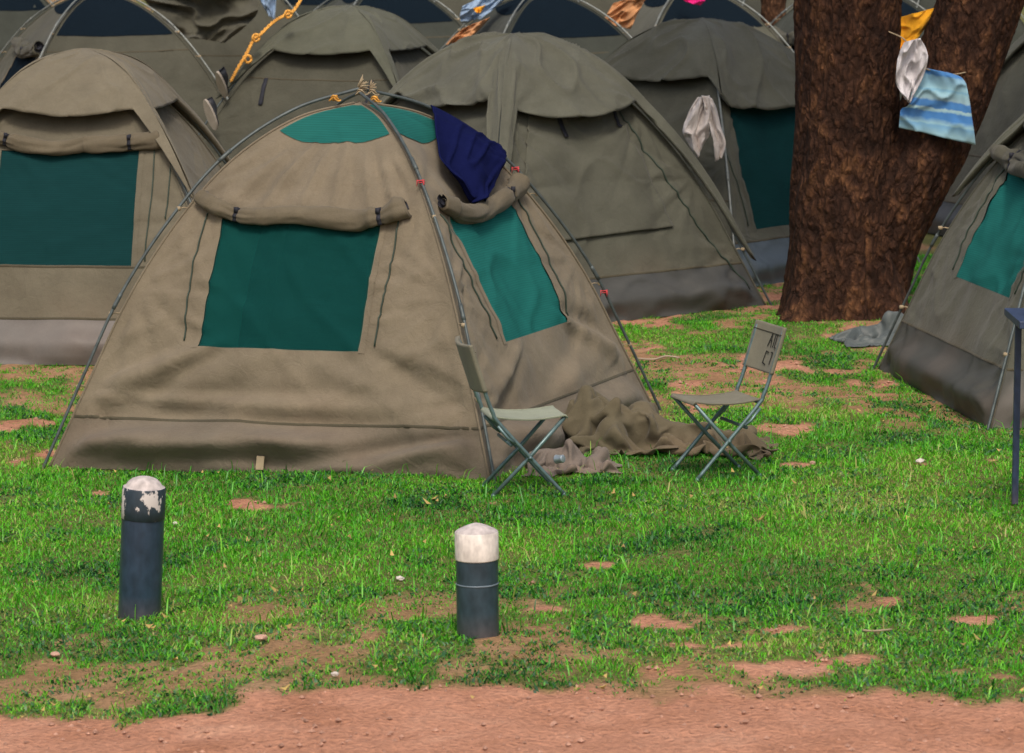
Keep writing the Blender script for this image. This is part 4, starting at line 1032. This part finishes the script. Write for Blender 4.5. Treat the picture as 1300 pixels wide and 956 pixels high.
# ---- small things on the ground
q = MB(); q.tube(catmull([at(808, 459), at(830, 460), at(846, 456), at(862, 458)], 6) + np.array([0, 0, .02]), .007, 6); q.build('stick', plain('dry_pale_wood', (.42, .33, .24), .9)); tag(bpy.data.objects['stick'], 'pale dry stick on the red earth right of the nearest tent', 'stick')
q = MB(); q.tube(catmull([at(1095, 806), at(1110, 807), at(1132, 805)], 6) + np.array([0, 0, .02]), .005, 6); o = q.build('stick', M['tie']); tag(o, 'short dry twig in the sparse grass at the lower right', 'stick')
g = np.random.default_rng(12)
def pebble(px, py, sz, c, label):
    p_ = at(px, py); import bmesh
    bm = bmesh.new(); bmesh.ops.create_icosphere(bm, subdivisions=2, radius=1)
    for v_ in bm.verts: v_.co *= .8 + .4 * g.random(); v_.co.z *= .6
    me = bpy.data.meshes.new('stone'); bm.to_mesh(me); bm.free(); o = bpy.data.objects.new('stone', me); col.objects.link(o); me.materials.append(c)
    o.scale = (sz, sz * .8, sz * .8); o.location = (p_[0], p_[1], gz(p_[0], p_[1]) + sz * .3 + .012); o.rotation_euler = (0, 0, g.random() * 6); tag(o, label, 'stone')
ST = plain('pinkish_stone', (.52, .32, .24), .9, scale=8, var=.3); SW = plain('pale_stone', (.62, .56, .5), .8)
pebble(331, 808, .030, ST, 'pinkish stone in the grass between the two bollards')
pebble(508, 738, .022, SW, 'small white stone in the grass left of the short bollard')
pebble(1168, 590, .030, SW, 'pale scrap of stone in the grass in front of the right tent')
pebble(222, 652, .016, SW, 'tiny white stone just right of the tall bollard top')
pebble(70, 812, .022, ST, 'small pink stone at the lower left')
pebble(1032, 592, .020, ST, 'small pink stone right of the lettered chair')
pebble(425, 858, .018, SW, 'small pale stone on the red earth at the bottom left of centre')
# dead leaves scattered in the turf
n = 240; xx = g.uniform(-2.4, 3.2, n); yy = g.uniform(13.4, 21, n); V = []; Fc = []
for i in range(n):
    a = g.random() * 6.28; s_ = .010 + .014 * g.random(); z_ = gz(xx[i], yy[i]) + .015 + .02 * g.random(); t_ = g.normal(0, .35, 2)
    for (u_, v_) in ((-1, 0), (0, .5), (1, 0), (0, -.5)):
        V.append((xx[i] + s_ * (u_ * math.cos(a) - v_ * math.sin(a)), yy[i] + s_ * (u_ * math.sin(a) + v_ * math.cos(a)), z_ + s_ * (u_ * t_[0] + v_ * t_[1] + .6 * (v_ == 0))))
    Fc.append((4 * i, 4 * i + 1, 4 * i + 2, 4 * i + 3))
o = meshobj('fallen_leaves', V, Fc, plain('dry_yellow_leaf', (.42, .30, .10), .8, var=.4, scale=3), smooth=False); tag(o, 'small yellow dry leaves scattered in the grass', 'leaves', None, 'stuff')

#@@ENDOBJ@@

# ------------------------------------------------------------------ ground
BARE = [(30, 525, 60, 10), (50, 560, 34, 9), (30, 590, 30, 6), (125, 606, 30, 5), (250, 626, 60, 6), (350, 634, 50, 6), (280, 605, 30, 4),
        (840, 408, 60, 8), (830, 440, 26, 14), (935, 462, 50, 9), (1010, 458, 110, 7), (1060, 487, 80, 8), (985, 545, 45, 9), (1030, 470, 60, 8), (890, 520, 30, 10),
        (880, 495, 28, 8), (1110, 500, 36, 5), (1040, 430, 60, 8), (990, 372, 40, 22), (1265, 588, 22, 7), (1180, 590, 25, 4), (1010, 590, 20, 4),
        (605, 800, 62, 16), (700, 776, 55, 10), (680, 742, 30, 6), (762, 718, 22, 4), (850, 795, 100, 13), (925, 788, 60, 9), (1000, 800, 45, 8),
        (1120, 765, 45, 18), (1180, 785, 80, 9), (1250, 785, 60, 7), (870, 820, 100, 8), (990, 850, 240, 14), (270, 830, 45, 6), (185, 778, 30, 6), (640, 640, 30, 3),
        (1110, 840, 100, 14), (700, 800, 50, 8), (400, 720, 20, 4), (110, 630, 20, 3)]
_bw = []
for (px, py, rx, ry) in BARE:
    c = at(px, py); e = at(px + rx, py); a_ = at(px, py - ry); b_ = at(px, py + ry)
    kf = .6 if py > 730 else .68
    _bw.append((c[0], c[1], (e[0] - c[0]) * kf, (a_[1] - b_[1]) / 2 * kf))
edge_y = at(650, 882)[1]


def grass_mask(x, y):
    d = np.ones_like(x)
    n = fbm(x * 2.6, y * 1.5, 21, 4); n2 = fbm(x * 5, y * 2.6, 33, 5)
    for (cx_, cy_, rx, ry) in _bw:
        q = np.hypot((x - cx_) / rx, (y - cy_) / ry) + (n2 - .5) * 4.6
        d *= np.maximum(sstep(.1, 1.5, q), .06 + .62 * sstep(.46, .60, n2) + (.16 if cy_ > 20 else 0))
    thin = .86 + .14 * sstep(21.8, 20.2, y)          # sparser, patchier turf under the trees
    fore = .95 + .05 * sstep(14.4, 15.6, y)
    patch = sstep(.36, .54, n) * (1 - sstep(20.3, 21.8, y)) + sstep(.46, .60, n) * sstep(20.3, 21.8, y)
    patch = .46 + .54 * patch
    d = d * thin * fore * np.clip(patch + .55 * sstep(15.2, 16.2, y) * (1 - sstep(19.5, 20.8, y)), 0, 1)
    ey = edge_y - .05 + .26 * (fbm(x * 1.4, y * 0 + 3, 41, 3) - .5) * 2 + .55 * (n2 - .5)
    d *= .02 + .98 * sstep(ey - .10, ey + .22, y)
    return np.clip(d, 0, 1)


def axis(a, b, core0, core1, step, g=1.18):
    c = list(np.arange(core0, core1, step)); s_ = step; v = core0
    while v > a: s_ *= g; v -= s_; c.insert(0, v)
    s_ = step; v = c[-1]
    while v < b: s_ *= g; v += s_; c.append(v)
    return np.array(c)


gx = axis(-900, 900, -4.2, 4.2, .035); gy = axis(-300, 1500, 12.2, 27.5, .045)
X, Y = np.meshgrid(gx, gy); Zg = ground_z(X, Y)
far_ = np.clip((np.hypot(X, Y - 20) - 60) / 40, 0, 1); Zg = Zg * (1 - far_)
mk = grass_mask(X, Y); near_ = (np.abs(X) < 8) & (Y > 11) & (Y < 32)
Zg = Zg + near_ * .03 * (fbm(X * 9, Y * 9, 51, 3) - .5) * (1 - .5 * mk)
nv = X.size; me = bpy.data.meshes.new('ground'); me.vertices.add(nv)
me.vertices.foreach_set('co', np.stack([X, Y, Zg], -1).astype(np.float32).ravel())
h, w = X.shape; i0 = (np.arange(h - 1)[:, None] * w + np.arange(w - 1)[None]).ravel()
quads = np.stack([i0, i0 + 1, i0 + w + 1, i0 + w], -1)
me.loops.add(quads.size); me.loops.foreach_set('vertex_index', quads.ravel().astype(np.int32))
me.polygons.add(len(quads)); me.polygons.foreach_set('loop_start', np.arange(0, quads.size, 4, dtype=np.int32)); me.polygons.foreach_set('loop_total', np.full(len(quads), 4, np.int32))
me.polygons.foreach_set('use_smooth', np.ones(len(quads), bool)); me.update(); me.validate()
at_ = me.attributes.new('cover', 'FLOAT', 'POINT'); at_.data.foreach_set('value', mk.ravel().astype(np.float32))
go = bpy.data.objects.new('ground', me); col.objects.link(go); tag(go, 'bare reddish earth under the grass and tents', None, None, 'structure')
m, nt, b = newmat('red_earth')
tc = N(nt, 'ShaderNodeTexCoord')
n1 = N(nt, 'ShaderNodeTexNoise'); n1.inputs['Scale'].default_value = 2.2; n1.inputs['Detail'].default_value = 9; n1.inputs['Roughness'].default_value = .65
n2 = N(nt, 'ShaderNodeTexNoise'); n2.inputs['Scale'].default_value = 38; n2.inputs['Detail'].default_value = 6
n3 = N(nt, 'ShaderNodeTexVoronoi'); n3.inputs['Scale'].default_value = 55
for n_ in (n1, n2, n3): nt.links.new(tc.outputs['Object'], n_.inputs['Vector'])
c1 = ramp(nt, [(.3, (.40, .19, .115)), (.55, (.54, .275, .18)), (.8, (.66, .39, .27))], n1.outputs[0])
c2 = ramp(nt, [(.3, (.62, .6, .58)), (.65, (1.08, 1.05, 1.0))], n2.outputs[0])
mx = N(nt, 'ShaderNodeMixRGB', blend_type='MULTIPLY'); mx.inputs[0].default_value = .8; nt.links.new(c1, mx.inputs[1]); nt.links.new(c2, mx.inputs[2])
at2 = N(nt, 'ShaderNodeAttribute', attribute_name='cover')
lit = ramp(nt, [(.3, (.045, .10, .018)), (.7, (.11, .15, .04))], n2.outputs[0])
rm = ramp(nt, [(.15, (0, 0, 0)), (.75, (.85, .85, .85))], at2.outputs['Fac'])
mx2 = N(nt, 'ShaderNodeMixRGB'); nt.links.new(rm, mx2.inputs[0]); nt.links.new(mx.outputs[0], mx2.inputs[1]); nt.links.new(lit, mx2.inputs[2])
nt.links.new(mx2.outputs[0], b.inputs['Base Color']); b.inputs['Roughness'].default_value = .95; b.inputs['Specular IOR Level'].default_value = .15
bp = N(nt, 'ShaderNodeBump'); bp.inputs['Strength'].default_value = .9; bp.inputs['Distance'].default_value = .03; nt.links.new(n2.outputs[0], bp.inputs['Height']); nt.links.new(bp.outputs[0], b.inputs['Normal'])
me.materials.append(m)

# ------------------------------------------------------------------ grass: short turf, one mesh of blades
def in_tent(x, y):
    r = np.zeros(x.shape, bool)
    for T in (TF, TA, TC, TD, TE):
        l = T.root.location; a = -T.root.rotation_euler.z; dx, dy = x - l.x, y - l.y
        u = dx * math.cos(a) - dy * math.sin(a); v = dx * math.sin(a) + dy * math.cos(a)
        r |= (np.abs(u) < T.S / 2 - .045) & (np.abs(v) < T.S / 2 - .045)
    return r


def blades(n, y0, y1, seed, hgt, wid, keep=1.0, tuft=None):
    g = np.random.default_rng(seed)
    # even per square metre in a wedge a little wider than the view
    y = np.sqrt(g.uniform(y0 ** 2, y1 ** 2, n)); x = g.uniform(-1, 1, n) * (y * .150 + 1.15)
    m_ = grass_mask(x, y); cl = .6 * vn(x * 13, y * 11, 61) + .25 * vn(x * 31, y * 27, 62) + .15 * g.random(n)
    ok = (cl > (1 - m_) * .95 - .12) & (g.random(n) < keep * (.45 + .55 * m_)) & ~in_tent(x, y) & (m_ > .03)
    return x[ok], y[ok], m_[ok], g


def make_blades(name, x, y, m_, g, hgt, wid, lean, label, hues):
    n = len(x); z = ground_z(x, y) - .006
    cl = fbm(x * 4.5, y * 4.5, 77, 3)
    h_ = hgt * (.45 + .9 * g.random(n)) * (.55 + .9 * cl) * (.6 + .5 * m_)
    a = g.uniform(0, 2 * np.pi, n); le = lean * (.3 + g.random(n)) * h_
    fa = a + g.normal(0, .7, n)
    wx, wy = np.cos(fa) * wid * (.6 + .8 * g.random(n)) / 2, np.sin(fa) * wid / 2
    dx, dy = -np.sin(a) * le, np.cos(a) * le
    V = np.zeros((n, 5, 3), np.float32)
    V[:, 0] = np.stack([x - wx, y - wy, z], -1); V[:, 1] = np.stack([x + wx, y + wy, z], -1)
    V[:, 2] = np.stack([x + dx * .35 + wx * .85, y + dy * .35 + wy * .85, z + h_ * .6], -1); V[:, 3] = np.stack([x + dx * .35 - wx * .85, y + dy * .35 - wy * .85, z + h_ * .6], -1)
    V[:, 4] = np.stack([x + dx, y + dy, z + h_ * (.92 - .25 * g.random(n))], -1)
    me = bpy.data.meshes.new(name); me.vertices.add(n * 5); me.vertices.foreach_set('co', V.ravel())
    b5 = (np.arange(n) * 5)[:, None]
    lp = np.concatenate([b5 + np.array([[0, 1, 2, 3]]), b5 + np.array([[3, 2, 4]])], 1).astype(np.int32)
    me.loops.add(n * 7); me.loops.foreach_set('vertex_index', lp.ravel())
    me.polygons.add(n * 2); st = np.stack([np.arange(n) * 7, np.arange(n) * 7 + 4], -1).astype(np.int32)
    me.polygons.foreach_set('loop_start', st.ravel()); me.polygons.foreach_set('loop_total', np.tile([4, 3], n).astype(np.int32))
    me.update()
    hv = np.clip(.5 + .22 * g.normal(size=n) + 1.1 * (fbm(x * 1.1, y * .9, 91, 3) - .5), 0, 1)
    A = me.attributes.new('hue', 'FLOAT', 'POINT'); A.data.foreach_set('value', np.repeat(hv, 5).astype(np.float32))
    o = bpy.data.objects.new(name, me); col.objects.link(o); tag(o, label, 'grass', None, 'stuff')
    m, nt, b = newmat(name + '_blade')
    q = N(nt, 'ShaderNodeAttribute', attribute_name='hue'); c = ramp(nt, hues, q.outputs['Fac'])
    nt.nodes.remove(b); out = nt.nodes['Material Output']
    d = N(nt, 'ShaderNodeBsdfDiffuse'); t = N(nt, 'ShaderNodeBsdfTranslucent'); gl = N(nt, 'ShaderNodeBsdfGlossy'); gl.inputs['Roughness'].default_value = .45; gl.inputs['Color'].default_value = (.6, .7, .6, 1)
    ms = N(nt, 'ShaderNodeMixShader'); ms.inputs[0].default_value = .35; m2 = N(nt, 'ShaderNodeMixShader'); m2.inputs[0].default_value = .05
    nt.links.new(c, d.inputs[0]); nt.links.new(c, t.inputs[0]); nt.links.new(d.outputs[0], ms.inputs[1]); nt.links.new(t.outputs[0], ms.inputs[2])
    nt.links.new(ms.outputs[0], m2.inputs[1]); nt.links.new(gl.outputs[0], m2.inputs[2]); nt.links.new(m2.outputs[0], out.inputs['Surface'])
    me.materials.append(m); return o


HUES = [(0.0, (.012, .09, .014)), (.3, (.050, .32, .012)), (.6, (.120, .54, .012)), (.85, (.22, .64, .02)), (1.0, (.46, .44, .14))]
x, y, m_, g = blades(980000, 12.3, 30, 1, .05, .004)
make_blades('grass', x, y, m_, g, .026, .0046, 1.05, 'short bright green grass growing over the red earth', HUES)
# broad-leaved weeds lying in the turf
x, y, m_, g = blades(180000, 12.3, 24, 2, .02, .012, keep=.8)
k_ = fbm(x * 2.3, y * 2.3, 101, 3) > np.where(y < 15.6, .36, .58)
x, y, m_ = x[k_], y[k_], m_[k_]
make_blades('ground_weeds', x, y, m_, g, .026, .011, 1.4, 'dark green creeping weeds between the grass',
            [(0, (.018, .075, .03)), (.5, (.04, .16, .05)), (.8, (.08, .24, .06)), (1, (.22, .28, .10))])
# taller blades: round the short bollard's foot and here and there
g = np.random.default_rng(9); bx, by = at(612, 803)[:2]
x = np.r_[bx + g.normal(0, .07, 90), g.uniform(-3, 3.4, 5000)]; y = np.r_[by + .02 - np.abs(g.normal(0, .04, 90)), g.uniform(13.4, 22, 5000)]
m_ = grass_mask(x, y); ok = ((m_ > .6) | (np.arange(len(x)) < 90)) & ~in_tent(x, y); x, y, m_ = x[ok], y[ok], np.maximum(m_[ok], .8)
make_blades('tall_grass', x, y, m_, g, .085, .006, .7, 'longer grass blades standing above the turf', HUES)
# grit on the bare earth
n = 22000; g = np.random.default_rng(19); y = np.sqrt(g.uniform(12.2 ** 2, 24 ** 2, n)); x = g.uniform(-1, 1, n) * (y * .15 + 1.1); m_ = grass_mask(x, y)
ok = (m_ < .35) & ~in_tent(x, y); x, y = x[ok], y[ok]; n = len(x); z = ground_z(x, y); s_ = .003 + .012 * g.random(n) ** 4; V = np.zeros((n, 6, 3))
for i_, (a, b_, c_) in enumerate(((1, 0, 0), (0, 1, 0), (-1, 0, 0), (0, -1, 0), (0, 0, .8), (0, 0, -.8))):
    V[:, i_] = np.stack([x + s_ * a * (.7 + .6 * g.random(n)), y + s_ * b_ * (.7 + .6 * g.random(n)), z + s_ * .3 + s_ * c_], -1)
Fc = [(6 * i + a, 6 * i + b_, 6 * i + c_) for i in range(n) for (a, b_, c_) in ((0, 1, 4), (1, 2, 4), (2, 3, 4), (3, 0, 4), (1, 0, 5), (2, 1, 5), (3, 2, 5), (0, 3, 5))]
o = meshobj('grit', V.reshape(-1, 3), Fc, plain('reddish_grit', (.42, .24, .17), .95, var=.5, scale=30), smooth=False); tag(o, 'small reddish stones and grit on the bare earth', 'gravel', None, 'stuff')
print('grass', time.time() - T0)

# ------------------------------------------------------------------ light
w_ = bpy.data.worlds.new('World'); sc.world = w_; w_.use_nodes = True; nt = w_.node_tree
bg = nt.nodes['Background']; sky = nt.nodes.new('ShaderNodeTexSky'); sky.sky_type = 'NISHITA'; sky.sun_disc = False
SUN_EL, SUN_AZ = R(56), R(180)      # azimuth clockwise from +Y
sky.sun_elevation = SUN_EL; sky.sun_rotation = SUN_AZ; sky.air_density = 1.0; sky.dust_density = 6.0; sky.ozone_density = .6
nt.links.new(sky.outputs[0], bg.inputs[0]); bg.inputs[1].default_value = .11
sd = bpy.data.lights.new('sun', 'SUN'); sd.energy = 1.35; sd.angle = R(12); sd.color = (1, .92, .82)
so = bpy.data.objects.new('sun', sd); col.objects.link(so)
d = Vector((math.sin(SUN_AZ) * math.cos(SUN_EL), math.cos(SUN_AZ) * math.cos(SUN_EL), math.sin(SUN_EL)))
so.rotation_euler = (-d).to_track_quat('-Z', 'Y').to_euler()
sc.view_settings.view_transform = 'Standard'; sc.view_settings.look = 'None'; sc.view_settings.gamma = 1; sc.view_settings.exposure = .30
sc.cycles.max_bounces = 6; sc.cycles.transparent_max_bounces = 10; sc.cycles.use_denoising = True
print('built', time.time() - T0)
